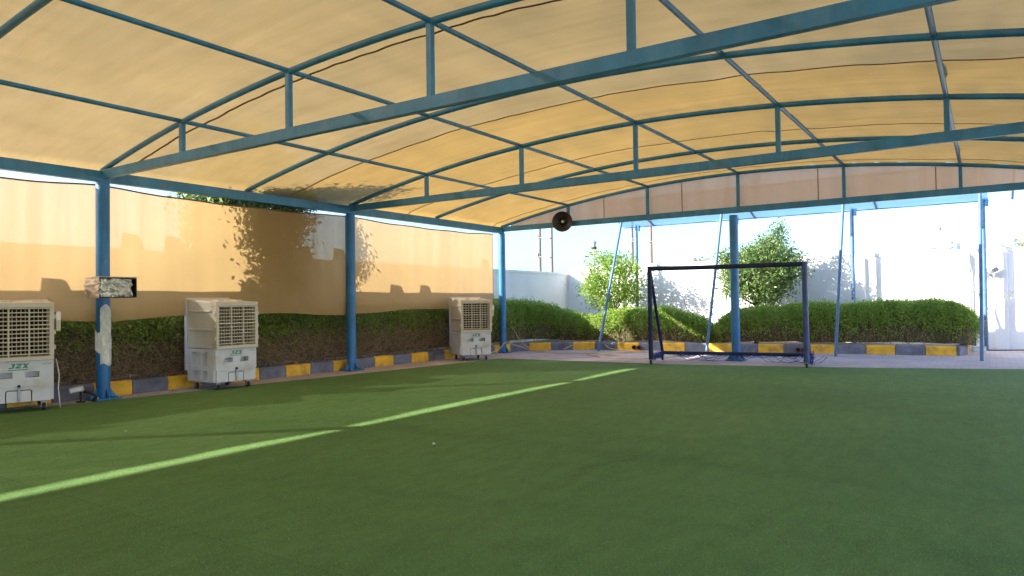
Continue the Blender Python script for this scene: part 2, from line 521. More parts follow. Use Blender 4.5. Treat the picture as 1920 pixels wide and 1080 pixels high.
# ------------------------------------------------------------------ kerbs: one block each
KH = 0.19
def kerb_path(name, pts, start_off, length, first_yellow, fixed=None):
    root = bpy.data.objects.new(name, None); col.objects.link(root); root['kind'] = 'structure'
    P = [Vector((x, y)) for x, y in pts]
    cum = [0.0]
    for a, b in zip(P, P[1:]):
        cum.append(cum[-1] + (b - a).length)
    def at(s):
        s = max(0, min(cum[-1] - 1e-6, s))
        for i in range(len(P) - 1):
            if s <= cum[i + 1]:
                return P[i].lerp(P[i + 1], (s - cum[i]) / (cum[i + 1] - cum[i]))
    k = 0; s = start_off
    while s + 0.1 < cum[-1]:
        e = min(s + length, cum[-1])
        a, b = at(s + 0.006), at(e - 0.006)
        t = (b - a).normalized(); nrm = Vector((-t.y, t.x))     # away from the pitch
        w = 0.15; ch = 0.03; bz = random.uniform(-0.006, 0.004); io = random.uniform(-0.006, 0.006)
        def q(p, u, z):
            r = p + nrm * (u + io)
            return (r.x, r.y, z)
        prof = [(0.0, -0.02), (0.0, KH - ch + bz), (ch, KH + bz), (w, KH + bz), (w, -0.02)]
        mb = MB(); n = len(prof)
        mb.add([q(a, u, z) for u, z in prof] + [q(b, u, z) for u, z in prof],
               [tuple(range(n))[::-1], tuple(range(n, 2 * n))] + [(i, (i + 1) % n, n + (i + 1) % n, n + i) for i in range(n)])
        mb.build('kerb_block', M['kerb_yellow'] if (k % 2 == 0) == first_yellow else M['kerb_grey'], root)
        s = e; k += 1
    return root
# left side: joints measured at Y = -5.76 + 0.515 k
kl0 = -5.76 - 0.515 * 18
kerb_path('kerb_left', [(-0.30, kl0), (-0.28, -9.5), (-0.14, -5.0), (-0.06, -2.0), (-0.04, -0.3)], 0.0, 0.515, False)
kerb_path('kerb_corner', [(-0.04, -0.29), (0.02, 0.35), (0.20, 0.85)], 0.0, 0.6, True)
kerb_path('kerb_far', [(0.20, 0.86), (0.71, 1.20), (1.12, 1.47), (1.58, 1.74), (2.2, 1.90), (3.2, 2.08), (9.27, 2.95)], 0.0, 0.553, True)
kerb_path('kerb_end', [(9.30, 2.97), (9.42, 3.2), (9.45, 5.2)], 0.0, 0.55, False)

struct(MB().add([(-1.2, -25, 0.09), (-0.40, -25, 0.09), (-0.38, -9.5, 0.09), (-0.24, -5, 0.09), (-0.14, -0.3, 0.09), (0.0, 0.7, 0.09), (-1.2, 0.7, 0.09)], [(0, 1, 2, 3, 4, 5)]).build('planting_soil', M['soil']))
struct(MB().add([(-1.15, 0.7, 0.09), (0.12, 0.9, 0.09), (1.5, 1.85, 0.09), (3.2, 2.22, 0.09), (9.3, 3.07, 0.09), (9.35, 5.3, 0.09), (-1.15, 5.3, 0.09)], [(0, 1, 2, 3, 4, 5, 6)]).build('planting_soil', M['soil']))

# ------------------------------------------------------------------ boundary walls
bw = thing('boundary_wall', 'white rendered wall with flat piers behind the goal and the back hedge', 'wall', (0, 5.4, 0))
MB().box(-1.15, 24, 0, 0.2, -0.05, 2.22).build('wall', M['white_wall'], bw)
MB().box(-1.13, 24, -0.03, 0.23, 2.22, 2.30).build('coping', M['white_wall'], bw, bevel=0.01)
for x in (0.6, 3.9, 7.15, 9.35, 10.05, 13.2, 16.5, 19.8):
    MB().box(x - 0.13, x + 0.13, -0.09, -0.002, -0.05, 2.205).build('pier', M['white_wall'], bw, bevel=0.01)
lw = thing('boundary_wall', 'white side wall with small upright blocks on top, behind the tan screens', 'wall', (-1.22, 0, 0))
MB().box(-0.18, 0, -26, 5.6, -0.05, 2.05).build('wall', M['white_wall'], lw)
MB().box(-0.20, 0.03, -26, 5.6, 2.05, 2.12).build('coping', M['white_wall'], lw, bevel=0.01)
for y in (-11.15, -8.25, -7.55, -4.85, -3.95, -14.3, 1.2):
    MB().prism([(y - 0.2, 2.121), (y + 0.2, 2.121), (y + 0.08, 2.36), (y - 0.17, 2.38)], 'x', -0.19, -0.13).build('upright_block', M['block_dim'], lw)  # kept thin and darkened in colour to dim the sunlit end
rw = thing('boundary_wall', 'white wall closing the yard on the right, out of the picture', 'wall', (24, 0, 0))
MB().box(0.0, 0.2, -26, 5.39, -0.05, 2.25).build('wall', M['white_wall'], rw)

# ------------------------------------------------------------------ the big shade shelter
W = 11.48; HALF = W / 2
TY = [-22.9, -18.4, -13.9, -9.38, -4.94, 0.0]  # the two rearmost bays are added, unseen, to keep low sun off the turf
VX = [1.86, 3.80, 5.72, 7.65, 9.46]
def arch(x):
    return 3.05 + 0.67 * (1 - ((x - HALF) / HALF) ** 2)
sh = thing('shade_shelter', 'large blue steel shelter with arched trusses and a tan fabric roof over the turf', 'shelter')
XS = [W * i / 36 for i in range(37)]

def column(x, y, mat, big=True):
    r = 0.084
    c = MB().tube([(x, y, 0.005), (x, y, 2.89)], r, 24).build('column', mat, sh, smooth='auto')
    MB().box(x - 0.17, x + 0.17, y - 0.17, y + 0.17, 0.003, 0.022).build('base_plate', mat, c, bevel=0.004)
    for bx in (-0.13, 0.13):
        for by in (-0.13, 0.13):
            MB().tube([(x + bx, y + by, 0.0225), (x + bx, y + by, 0.05)], 0.013, 6).build('anchor_bolt', M['metal'], c)
    for k in range(4):
        g = MB()
        mt = Matrix.Translation((x, y, 0)) @ Matrix.Rotation(k * math.pi / 2, 4, 'Z')
        vv = [(r - 0.004, -0.006, 0.0225), (0.165, -0.006, 0.0225), (0.165, -0.006, 0.04), (r - 0.004, -0.006, 0.16)]
        vv += [(a, 0.006, b) for a, _, b in vv]
        g.frustum([mt @ Vector(p) for p in vv[:4]], [mt @ Vector(p) for p in vv[4:]])
        g.build('gusset', mat, c)
    return c
cols = {}
for i, y in enumerate(TY):
    cols[(0, i)] = column(0, y, M['column'])
    column(W, y, M['column'])
column(5.62, 0, M['column'])

for y in TY:
    MB().box(-0.02 if y else 0.051, W + 0.02 if y else W - 0.051, y - 0.035, y + 0.035, 2.932, 3.052).build('truss_chord', M['steel'], sh, bevel=0.005)
    for x in VX:
        MB().box(x - 0.027, x + 0.027, y - 0.027, y + 0.027, 3.0525, arch(x) - 0.02).build('truss_strut', M['steel'], sh)
AY = []
for a, b in zip(TY, TY[1:]):
    AY += [a, (a + b) / 2]
AY.append(TY[-1])
for y in AY:
    MB().tube([(x, y, arch(x) + 0.002) for x in XS], 0.034, 10).build('arch_rib', M['steel'], sh, smooth=True)
for x in VX:
    MB().tube([(x, -23.2, arch(x) + 0.012), (x, 0.06, arch(x) + 0.012)], 0.026, 10).build('purlin', M['steel'], sh, smooth=True)
MB().box(-0.05, 0.05, -23.1, 0.05, 2.892, 3.035).build('eaves_beam', M['steel'], sh, bevel=0.006)
MB().box(W - 0.05, W + 0.05, -23.1, 0.05, 2.892, 3.035).build('eaves_beam', M['steel'], sh, bevel=0.006)

SEAMS = [-23.2, -20.85, -18.0, -15.0, -12.05, -9.10, -6.32, -3.36, -0.32, 0.09]
def roof_z(x, y):
    xx = min(max(x, 0.0), W)
    z = arch(xx) + 0.046
    ay = sorted(AY, key=lambda q: abs(q - y))[0]
    dy = abs(ay - y)
    z -= 0.018 * min(1.0, dy / 0.9) ** 2
    z += 0.012 * (noise.noise(Vector((x * 0.8, y * 0.5, 3.1)))) * min(1.0, dy / 0.35)
    z += 0.006 * noise.noise(Vector((x * 6.0, y * 1.2, 7.7)))
    z += 0.008 * math.sin(x * 17 + 2.0 * math.sin(y)) * math.exp(-(dy / 0.35) ** 2) + 0.016 * noise.noise(Vector((x * 2.1 + y * 1.4, y * 1.6 - x, 4.4))) * min(1.0, dy / 0.3)
    if x < 0: z -= -x * 1.3
    if x > W: z -= (x - W) * 1.3
    return z
for a, b in zip(SEAMS, SEAMS[1:]):
    ny = max(2, int((b - a) / 0.22))
    mat = M['roof_pale'] if b < -6.0 else M['roof_gold']
    o = MB().grid(lambda u, v: (-0.10 + (W + 0.2) * u, a + (b - a) * v, roof_z(-0.10 + (W + 0.2) * u, a + (b - a) * v)), 96, ny).build('roof_fabric', mat, sh, smooth=True, fix=False)
for s in SEAMS[1:-1]:
    MB().grid(lambda u, v: (-0.04 + (W + 0.08) * u, s + 0.03 * (v - 0.5) + 0.004 * math.sin(u * 37), roof_z(-0.04 + (W + 0.08) * u, s) - 0.006 - 0.003 * v), 96, 1).build('roof_seam', M['seam'], sh, fix=False)

# net filling the arch of the last truss
FX = [0.25, 2.75, 4.55, 7.2, 9.1, 11.2]
for a, b in zip(FX, FX[1:]):
    MB().grid(lambda u, v: (a + (b - a) * u, 0.046 + 0.012 * noise.noise(Vector(((a + (b - a) * u) * 2.2, v * 2, 1.0))), 2.99 + (arch(a + (b - a) * u) + 0.03 - 2.99) * v), 24, 6).build('end_fabric', M['fascia'], sh, smooth=True, fix=False)
for x in FX[1:-1]:
    MB().box(x - 0.008, x + 0.008, 0.034, 0.0395, 3.056, arch(x) - 0.03).build('end_seam', M['seam'], sh)

# ------------------------------------------------------------------ hanging side screens
def screen(y0, y1, label, ztl, ztr, sag, zbl, zbr, lift, seed):
    t = thing('shade_screen', label, 'shade screen', (-0.105, (y0 + y1) / 2, 0), group='tan screens hung along the left side')
    L = y1 - y0
    def top(u):
        return ztl + (ztr - ztl) * u - sag * (1 - abs(2 * u - 1) ** 2.6) - 0.006 * math.sin(u * 23 + seed)
    def bot(u):
        return zbl + (zbr - zbl) * u + lift * math.sin(math.pi * u) ** 0.8 + 0.012 * math.sin(u * 15 + seed)
    def P(u, v):
        z = bot(u) + (top(u) - bot(u)) * v
        x = 0.025 * noise.noise(Vector((u * L * 1.1, v * 1.2, seed))) + 0.007 * noise.noise(Vector((u * L * 5, v * 0.8, seed + 5)))
        return (x, -L / 2 + L * u, z)
    MB().grid(P, 90, 20).build('screen_net', M['screen'], t, smooth=True, fix=False)
    MB().tube([P(i / 60, 1.0) for i in range(61)], 0.011, 6).build('top_hem', M['hem'], t, smooth=True)
    MB().tube([P(i / 60, 0.0) for i in range(61)], 0.006, 5).build('bottom_hem', M['screen'], t, smooth=True)
    MB().tube([P(0.0, i / 20) for i in range(21)], 0.007, 5).build('side_hem', M['hem'], t)
    MB().tube([P(1.0, i / 20) for i in range(21)], 0.007, 5).build('side_hem', M['hem'], t)
    for u, dy in ((0, -1), (1, 1)):
        p = P(u, 1.0)
        MB().tube([p, (0.03, p[1] + dy * 0.09, p[2] + 0.015)], 0.005, 5).build('corner_tie', M['hem'], t)
        q = P(u, 0.0)
        MB().tube([q, (0.03, q[1] + dy * 0.09, q[2] - 0.01)], 0.005, 5).build('corner_tie', M['hem'], t)
    return t
screen(-13.89, -9.40, 'tan screen at the left picture edge, left of the column with the wrapped lamp', 2.860, 2.862, 0.065, 1.06, 1.035, 0.03, 1.3)
screen(-9.36, -4.97, 'tan screen with the tree shadow, between the wrapped column and the next', 2.862, 2.866, 0.055, 1.03, 1.02, 0.06, 4.1)
screen(-4.91, -0.25, 'farthest tan screen, ending at the corner column', 2.865, 2.868, 0.055, 1.03, 1.08, 0.05, 8.7)
screen(-18.30, -13.90, 'added tan screen beside the viewer, unseen, blocking the low sun', 2.865, 2.865, 0.07, 1.06, 1.04, 0.03, 2.3)  # added out of view to stop sunlight reaching the visible turf
screen(-22.80, -18.50, 'added rearmost tan screen, unseen, blocking the low sun', 2.865, 2.865, 0.07, 1.06, 1.04, 0.03, 6.3)  # likewise added unseen, only to block the sun

# ------------------------------------------------------------------ evaporative coolers
def plate(mb, P, ys, zs, holes):
    """a plate with openings as one closed shell; P(u, v, side) places a point"""
    def solid(i, j):
        return 0 <= i < len(ys) - 1 and 0 <= j < len(zs) - 1 and (i, j) not in holes
    idx = {}
    def V(i, j, k):
        if (i, j, k) not in idx:
            idx[(i, j, k)] = len(mb.v); mb.v.append(P(ys[i], zs[j], k))
        return idx[(i, j, k)]
    for i in range(len(ys) - 1):
        for j in range(len(zs) - 1):
            if not solid(i, j):
                continue
            mb.f.append((V(i, j, 1), V(i + 1, j, 1), V(i + 1, j + 1, 1), V(i, j + 1, 1)))
            mb.f.append((V(i, j, 0), V(i, j + 1, 0), V(i + 1, j + 1, 0), V(i + 1, j, 0)))
            for di, dj, a, b in ((-1, 0, (i, j), (i, j + 1)), (1, 0, (i + 1, j), (i + 1, j + 1)), (0, -1, (i, j), (i + 1, j)), (0, 1, (i, j + 1), (i + 1, j + 1))):
                if not solid(i + di, j + dj):
                    mb.f.append((V(*a, 0), V(*b, 0), V(*b, 1), V(*a, 1)))

def cooler(loc, rz, label, panel=False, cable=False, dense=True):
    t = thing('air_cooler', label, 'air cooler', loc, rz, 'portable evaporative coolers along the left edge')
    # water tank
    tank = MB().frustum([(-0.33, -0.285, 0.105), (0.25, -0.285, 0.105), (0.25, 0.285, 0.105), (-0.33, 0.285, 0.105)],
                        [(-0.36, -0.29, 0.60), (0.25, -0.29, 0.60), (0.25, 0.29, 0.60), (-0.36, 0.29, 0.60)]).build('tank', M['tank'], t, bevel=0.02, seg=3)
    mb = MB()
    ys = [-0.335, -0.20, -0.06, 0.06, 0.20, 0.335]
    zs = [0.29, 0.40, 0.47, 0.598]
    plate(mb, lambda u, v, k: (0.355 if k else 0.245, u, v), ys, zs, {(1, 1), (3, 1)})
    mb.build('front_panel', M['tank'], tank)
    mb = MB()
    ys2 = [-0.31, -0.13, -0.118, 0.118, 0.13, 0.31]; zs2 = [0.12, 0.25, 0.262, 0.288]
    plate(mb, lambda u, v, k: (0.345 if k else 0.245, u, v), ys2, zs2, {(1, 0), (3, 0), (2, 1)})
    mb.build('lower_panel', M['tank'], tank)
    MB().box(0.3455, 0.362, -0.014, 0.014, 0.13, 0.30).build('drain_handle', M['metal'], tank, bevel=0.005)
    MB().tube([(0.3455, 0, 0.305), (0.372, 0, 0.305)], 0.018, 10).build('drain_knob', M['rubber'], tank)
    for s in (-1, 1):
        mb = MB()
        xs = [-0.34, -0.22, -0.02, 0.05, 0.17, 0.32]; zz = [0.125, 0.14, 0.285, 0.30, 0.345, 0.55, 0.598]
        plate(mb, lambda u, v, k: (u, s * (0.345 if k else 0.28), v), xs, zz, {(1, 1), (3, 1), (1, 4), (3, 4)})
        mb.build('side_panel', M['tank'], tank)
    # cabinet
    cab = MB().frustum([(-0.34, -0.345, 0.601), (0.27, -0.31, 0.601), (0.27, 0.31, 0.601), (-0.34, 0.345, 0.601)],
                       [(-0.34, -0.345, 1.33), (0.27, -0.325, 1.275), (0.27, 0.325, 1.275), (-0.34, 0.345, 1.33)]).build('cabinet', M['beige_light'], t, bevel=0.02, seg=3)
    MB().box(-0.405, -0.341, -0.36, 0.36, 0.27, 1.345).build('rear_pad_frame', M['tank'], t, bevel=0.012)
    for s in (-1, 1):
        for z in (0.86, 1.13):
            a = 0.352
            MB().box(-0.30, 0.24, min(s * 0.315, s * a), max(s * 0.315, s * a), z, z + 0.03).build('side_ledge', M['beige_light'], cab, bevel=0.006)
    for y in (-0.16, 0.14):
        MB().box(0.02, 0.16, y, y + 0.09, 1.281, 1.312).build('lifting_lug', M['beige'], cab, bevel=0.008)
    # flared outlet hood
    hood = MB()
    hood.frustum([(0.20, -0.33, 1.20), (0.395, -0.345, 1.215), (0.395, 0.345, 1.215), (0.20, 0.33, 1.20)],
                 [(0.20, -0.33, 1.285), (0.395, -0.345, 1.275), (0.395, 0.345, 1.275), (0.20, 0.33, 1.285)])
    hood.frustum([(0.24, -0.315, 0.595), (0.395, -0.345, 0.595), (0.395, 0.345, 0.595), (0.24, 0.315, 0.595)],
                 [(0.24, -0.315, 0.66), (0.395, -0.345, 0.645), (0.395, 0.345, 0.645), (0.24, 0.315, 0.66)])
    for s in (-1, 1):
        a, b, c = s * 0.318, s * 0.345, s * 0.295
        hood.frustum([(0.22, min(a, s * 0.27), 0.6452), (0.394, min(b, c), 0.6452), (0.394, max(b, c), 0.6452), (0.22, max(a, s * 0.27), 0.6452)],
                     [(0.22, min(a, s * 0.27), 1.2148), (0.394, min(b, c), 1.2148), (0.394, max(b, c), 1.2148), (0.22, max(a, s * 0.27), 1.2148)])
    hd = hood.build('outlet_hood', M['beige'], t, bevel=0.008)
    MB().box(0.272, 0.29, -0.295, 0.295, 0.645, 1.215).build('hood_shade_panel', M['dark'], hd)  # flat dark panel, shade behind the slats put into its colour
    for s in (-1, 1):
        for z in (0.72, 0.90, 1.08):
            MB().box(0.345, 0.385, min(s * 0.343, s * 0.362), max(s * 0.343, s * 0.362), z, z + 0.05).build('hood_clip', M['beige'], hd, bevel=0.005)
    zc = [0.672 + k * 0.0485 for k in range(12)]
    for k, z in enumerate(zc):
        th = 0.0075 if k != 6 else 0.011
        mt = Matrix.Translation((0.376, 0, z)) @ Matrix.Rotation(-0.25 + 0.06 * (k % 3), 4, 'Y')
        MB().box(-0.018, 0.014, -0.2945, 0.2945, -th * 0.7, th * 0.7, mt).build('slat', M['beige'], hd)
    nv = 14 if dense else 10
    for k in range(nv):
        y = -0.275 + 0.55 * k / (nv - 1)
        MB().box(0.325, 0.350, y - 0.0045, y + 0.0045, 0.646, 1.214).build('louvre_bar', M['beige_deep'], hd)
    for y in (-0.098, 0.098):
        MB().box(0.3515, 0.392, y - 0.007, y + 0.007, 0.646, 1.214).build('mullion', M['beige'], hd)
    # printed mark
    def glyph(strokes, y0):
        g = MB()
        for poly in strokes:
            g.prism([((y0 + u * 0.070 + v * 0.016) * 0.85, 0.512 + v * 0.054) for u, v in poly], 'x', 0.3551, 0.3575)
        return g
    Jg = [[(0.62, 1), (0.98, 1), (0.98, 0.22), (0.62, 0.3)], [(0.98, 0.2), (0.80, 0.0), (0.15, 0.0), (0.15, 0.26), (0.60, 0.26)], [(0.35, 1), (0.61, 1), (0.61, 0.76), (0.35, 0.76)]]
    Zg = [[(0.05, 1), (0.98, 1), (0.98, 0.75), (0.05, 0.75)], [(0.02, 0.25), (0.98, 0.25), (0.98, 0), (0.02, 0)], [(0.60, 0.745), (0.97, 0.745), (0.42, 0.255), (0.03, 0.255)]]
    Xg = [[(0.0, 1), (0.36, 1), (1.0, 0), (0.64, 0)], [(0.66, 1), (1.0, 1), (0.655, 0.56), (0.48, 0.73)], [(0.0, 0), (0.36, 0), (0.53, 0.265), (0.355, 0.44)]]
    for gl, y0 in ((Jg, -0.125), (Zg, -0.044), (Xg, 0.034)):
        glyph(gl, y0).build('logo_letter', M['logo'], tank)
    MB().box(0.3551, 0.3572, -0.106, 0.087, 0.490, 0.500).build('logo_underline', M['logo'], tank)
    MB().box(0.3551, 0.3568, 0.22, 0.32, 0.545, 0.558).build('model_plate', M['logo_faint'], tank)
    # castors
    for sx in (-0.27, 0.25):
        for sy in (-0.25, 0.25):
            c = MB()
            c.box(sx - 0.03, sx + 0.03, sy - 0.03, sy + 0.03, 0.092, 0.106)
            c.box(sx - 0.012, sx + 0.03, sy - 0.026, sy - 0.02, 0.03, 0.092)
            c.box(sx - 0.012, sx + 0.03, sy + 0.02, sy + 0.026, 0.03, 0.092)
            cs = c.build('castor', M['metal'], t)
            MB().tube([(sx + 0.015, sy - 0.018, 0.042), (sx + 0.015, sy + 0.018, 0.042)], 0.042, 18).build('wheel', M['rubber'], cs, smooth='auto', bevel=0.006)
    if panel:
        pn = MB().box(0.20, 0.35, 0.3625, 0.415, 0.93, 1.17).build('control_box', M['beige'], t, bevel=0.012)
        MB().box(0.3503, 0.356, 0.366, 0.411, 1.06, 1.16).build('control_screen', M['white'], pn, bevel=0.003)
    if cable:
        pts = [(0.30, 0.37, 0.60), (0.31, 0.385, 0.52), (0.33, 0.40, 0.40), (0.34, 0.39, 0.26), (0.36, 0.40, 0.12), (0.35, 0.41, 0.014)]
        MB().tube(pts, 0.006, 6).build('power_cable', M['cable'], t, smooth=True)
    return t
M['beige_light'] = simple('cream_cabinet_plastic', (0.56, 0.535, 0.49), 0.45, 0.06, 3)
M['beige_deep'] = simple('deep_beige_louvre_plastic', (0.46, 0.37, 0.22), 0.6, 0.12, 6)  # darker, browner beige for the recessed louvre bars
M['logo_faint'] = simple('faded_print', (0.30, 0.42, 0.38), 0.6, 0.1, 10)
cooler((0.10, -10.43, 0.012), math.radians(-18), 'air cooler at the left edge with control box and white cable on its side', True, True, True)
cooler((0.28, -7.80, 0.0), math.radians(-1), 'air cooler between the first and second blue columns, seen side and front', False, False, True)
cooler((0.52, -1.98, 0.0), math.radians(-34), 'farthest air cooler, beside the corner column and yellow hose', True, False, False)

# ------------------------------------------------------------------ goal
gA = Vector((4.49, -1.60)); gB = Vector((7.17, -1.16))
gw = (gB - gA).length
goal = thing('football_goal', 'small wheeled goal of dark navy tube with a torn blue net at its foot', 'goal', (gA.x, gA.y, 0.012), math.atan2(gB.y - gA.y, gB.x - gA.x))
GR = 0.043; GH = 1.80; GD = 0.98; GZ = 0.15
MB().tube([(0, 0, 0.09), (0, 0, GH + GR)], GR, 14).build('goal_post', M['goal_dark'], goal, smooth='auto')
MB().tube([(gw, 0, 0.09), (gw, 0, GH + GR)], GR * 1.15, 14).build('goal_post', M['goal_blue'], goal, smooth='auto')
MB().tube([(0.038, 0, GH), (gw * 0.33, 0, GH - 0.006), (gw * 0.66, 0, GH - 0.004), (gw - 0.043, 0, GH)], GR * 0.98, 14).build('crossbar', M['goal_dark'], goal, smooth='auto')
for x, m in ((0.0, 'goal_dark'), (gw, 'goal_blue')):
    MB().tube([(x, 0.035, GH - 0.02), (x, GD, GZ + 0.03)], 0.031, 12).build('back_stay', M[m], goal, smooth='auto')
    MB().tube([(x, 0.036, GZ), (x, GD, GZ)], 0.030, 12).build('side_rail', M['goal_blue'], goal, smooth='auto')
MB().tube([(-0.02, GD, GZ), (gw + 0.02, GD, GZ)], 0.033, 12).build('ground_rail', M['goal_dark'], goal, smooth='auto')
for x in (0.0, gw):
    for y in (0.0, GD):
        f = MB().box(x - 0.028, x + 0.028, y - 0.03, y + 0.03, 0.078, 0.095).box(x - 0.024, x - 0.019, y - 0.02, y + 0.02, 0.03, 0.078).box(x + 0.019, x + 0.024, y - 0.02, y + 0.02, 0.03, 0.078).build('castor', M['metal'], goal)
        MB().tube([(x - 0.016, y, 0.046), (x + 0.016, y, 0.046)], 0.046, 18).build('wheel', M['rubber'], f, smooth='auto')
nb = MB()
rr = random.Random(3)
def strand(p0, p1, sag, k=7, wob=0.03, th=0.0042):
    a, b = Vector(p0), Vector(p1)
    pts = []
    for i in range(k + 1):
        u = i / k
        p = a.lerp(b, u)
        p.z -= sag * 4 * u * (1 - u)
        p += Vector((rr.uniform(-wob, wob), rr.uniform(-wob, wob), rr.uniform(-wob, wob) * 0.6)) * (1 if 0 < i < k else 0.3)
        p.z = max(p.z, 0.012)
        pts.append(p)
    nb.tube(pts, th, 3, caps=False)
for k in range(70):                       # net bunched along the ground rail
    x = rr.uniform(0, gw) if rr.random() < 0.55 else (rr.betavariate(1, 4) * gw)
    l = rr.uniform(0.1, 0.5)
    strand((x, GD + rr.uniform(-.04, .04), GZ + rr.uniform(-.02, .03)), (min(gw, x + l), GD + rr.uniform(-.06, .06), GZ + rr.uniform(-.04, .02)), rr.uniform(0.01, 0.07))
for x in (0.0, gw):
    for k in range(110):                   # and along both side rails
        y = rr.uniform(0, GD - 0.1)
        strand((x + rr.uniform(-.04, .04), y, GZ + rr.uniform(-.04, .05)), (x + rr.uniform(-.05, .05), min(GD, y + rr.uniform(.08, .3)), GZ + rr.uniform(-.05, .04)), rr.uniform(0.0, 0.08), 5)
for k in range(26):                        # net still tied down the right side
    u = k / 26
    z = 0.2 + 1.5 * u
    yb = 0.035 + (GD - 0.035) * (GH - z) / (GH - GZ)
    strand((gw, 0.03, z), (gw, yb, z - 0.02), 0.05 * (1 - u) + 0.01, 8, 0.018, 0.006)
for k in range(9):
    y = 0.06 + k * 0.095
    zt = GH - (GH - GZ) * y / GD
    strand((gw, y * 0.7, zt), (gw + 0.02, y, GZ), 0.0, 12, 0.02, 0.006)
for k in range(14):
    x = rr.uniform(0.2, gw - 0.2)
    strand((x, GD, GZ), (x + rr.uniform(0.3, 0.8), GD + rr.uniform(-0.25, 0.1), GZ - 0.02), rr.uniform(0.1, 0.2), 10, 0.01)
for k in range(90):                        # the heap at the right rear corner
    a = Vector((gw + rr.uniform(-0.05, 0.08), rr.uniform(0.35, GD + 0.02), rr.uniform(0.03, 0.24)))
    strand(a, a + Vector((rr.uniform(-.07, .07), rr.uniform(-.14, .14), rr.uniform(-.07, .07))), 0.02, 5, 0.02, 0.005)
stuff(nb.build('net', M['net'], goal, fix=False))

# ------------------------------------------------------------------ horn loudspeaker
hp = Vector((1.80, -0.16, 3.035))
hdir = (CAM + Vector((-1.5, 0, 0.3)) - hp).normalized()
horn = thing('horn_loudspeaker', 'round dark horn loudspeaker fixed under the far truss', 'loudspeaker', hp)
prof_o = [(-0.20, 0.03), (-0.16, 0.055), (-0.08, 0.075), (0.0, 0.12), (0.05, 0.18), (0.08, 0.222), (0.088, 0.232), (0.095, 0.226)]
MB().lathe(prof_o, (0, 0, 0), hdir, 36).build('horn_shell', M['horn_out'], horn, smooth=True)
MB().lathe([(0.094, 0.226), (0.07, 0.20), (0.03, 0.14), (-0.03, 0.085), (-0.08, 0.05), (-0.10, 0.0)], (0, 0, 0), hdir, 36).build('horn_throat', M['horn_in'], horn, smooth=True)
MB().lathe([(-0.06, 0.032), (0.02, 0.032), (0.034, 0.024), (0.04, 0.0)], (0, 0, 0), hdir, 16).build('centre_plug', M['white'], horn, smooth=True)
MB().lathe([(-0.20, 0.0), (-0.20, 0.06), (-0.32, 0.06), (-0.33, 0.0)], (0, 0, 0), hdir, 20).build('driver', M['horn_out'], horn, smooth='auto')
MB().tube([(0.06, 0.14, 0.30), (0.04, 0.10, 0.12), (0.0, 0.08, -0.02)], 0.016, 8).build('bracket', M['steel'], horn)

# ------------------------------------------------------------------ wrapped lamp, film and ground box on the first column
bl = thing('wrapped_floodlight', 'shallow floodlight box in brown tape and silver film strapped to the first column', 'floodlight', (0.15, -9.36, 1.345), math.radians(-2))
h = MB()
h.box(0.0, 0.20, -0.22, 0.25, 0.0, 0.012).box(0.0, 0.20, -0.22, 0.25, 0.248, 0.262).box(0.0, 0.20, -0.22, -0.208, 0.0125, 0.2475).box(0.0, 0.20, 0.238, 0.25, 0.0125, 0.2475).box(0.0, 0.012, -0.2075, 0.2375, 0.0125, 0.2475)
h.build('housing', M['rubber'], bl, bevel=0.004)
MB().box(-0.004, 0.207, -0.226, 0.258, 0.2625, 0.274).build('top_tape', M['card'], bl)
def foil(u, v):
    y = -0.232 + 0.43 * u; z = 0.012 + 0.236 * v
    n = noise.noise(Vector((u * 5.0, v * 5.0 + 3 * u, 2.0))) * 1.2 + 0.25 * noise.noise(Vector((u * 15, v * 11, 5.0))) + 0.9 * abs(math.sin((u * 1.9 + v * 0.5 + 0.3 * noise.noise(Vector((u * 3, v * 3, 0)))) * 9))
    return (0.175 + 0.034 * n - 0.02 * u, y, z)
MB().grid(foil, 44, 26).build('film_cover', M['foil'], bl, smooth=True, fix=False)
def sidewrap(u, v):
    n = noise.noise(Vector((u * 3.0, v * 7.0, 9.0)))
    return (-0.13 + 0.34 * u, -0.232 - 0.03 * (1 - u) * math.sin(v * 2.6) - 0.018 * n - 0.004, -0.004 + 0.268 * v)
MB().grid(sidewrap, 16, 20).build('side_wrap', M['card'], bl, smooth=True, fix=False)
MB().box(-0.09, -0.001, -0.05, 0.03, 0.09, 0.15).build('clamp', M['metal'], bl)

wr = thing('plastic_wrap', 'strip of clear and white film wound round the first column', 'plastic wrap', (0, -9.38, 0.4))
def wrapf(a0, a1, z0f, z1f, r0):
    def fn(u, v):
        a = a0 + (a1 - a0) * u
        z = z0f(u) + (z1f(u) - z0f(u)) * v - 0.4
        r = r0 + 0.009 * abs(noise.noise(Vector((u * 4, z * 9, r0 * 50)))) + 0.006 * noise.noise(Vector((u * 11, z * 22, 3)))
        return (r * math.cos(a), r * math.sin(a), z)
    return fn
ca = math.atan2(CAM.y + 9.38, CAM.x)
MB().grid(wrapf(ca - 0.35, ca + 1.9, lambda u: 0.46 + 0.02 * math.sin(u * 9), lambda u: 1.20 + 0.06 * math.sin(u * 5), 0.093), 26, 60).build('clear_film', M['film'], wr, smooth=True, fix=False)
MB().grid(wrapf(ca - 1.7, ca + 0.5, lambda u: 0.68 - 0.12 * u, lambda u: 0.93 - 0.06 * u + 0.02 * math.sin(u * 11), 0.089), 22, 26).build('white_film', M['white'], wr, smooth=True, fix=False)

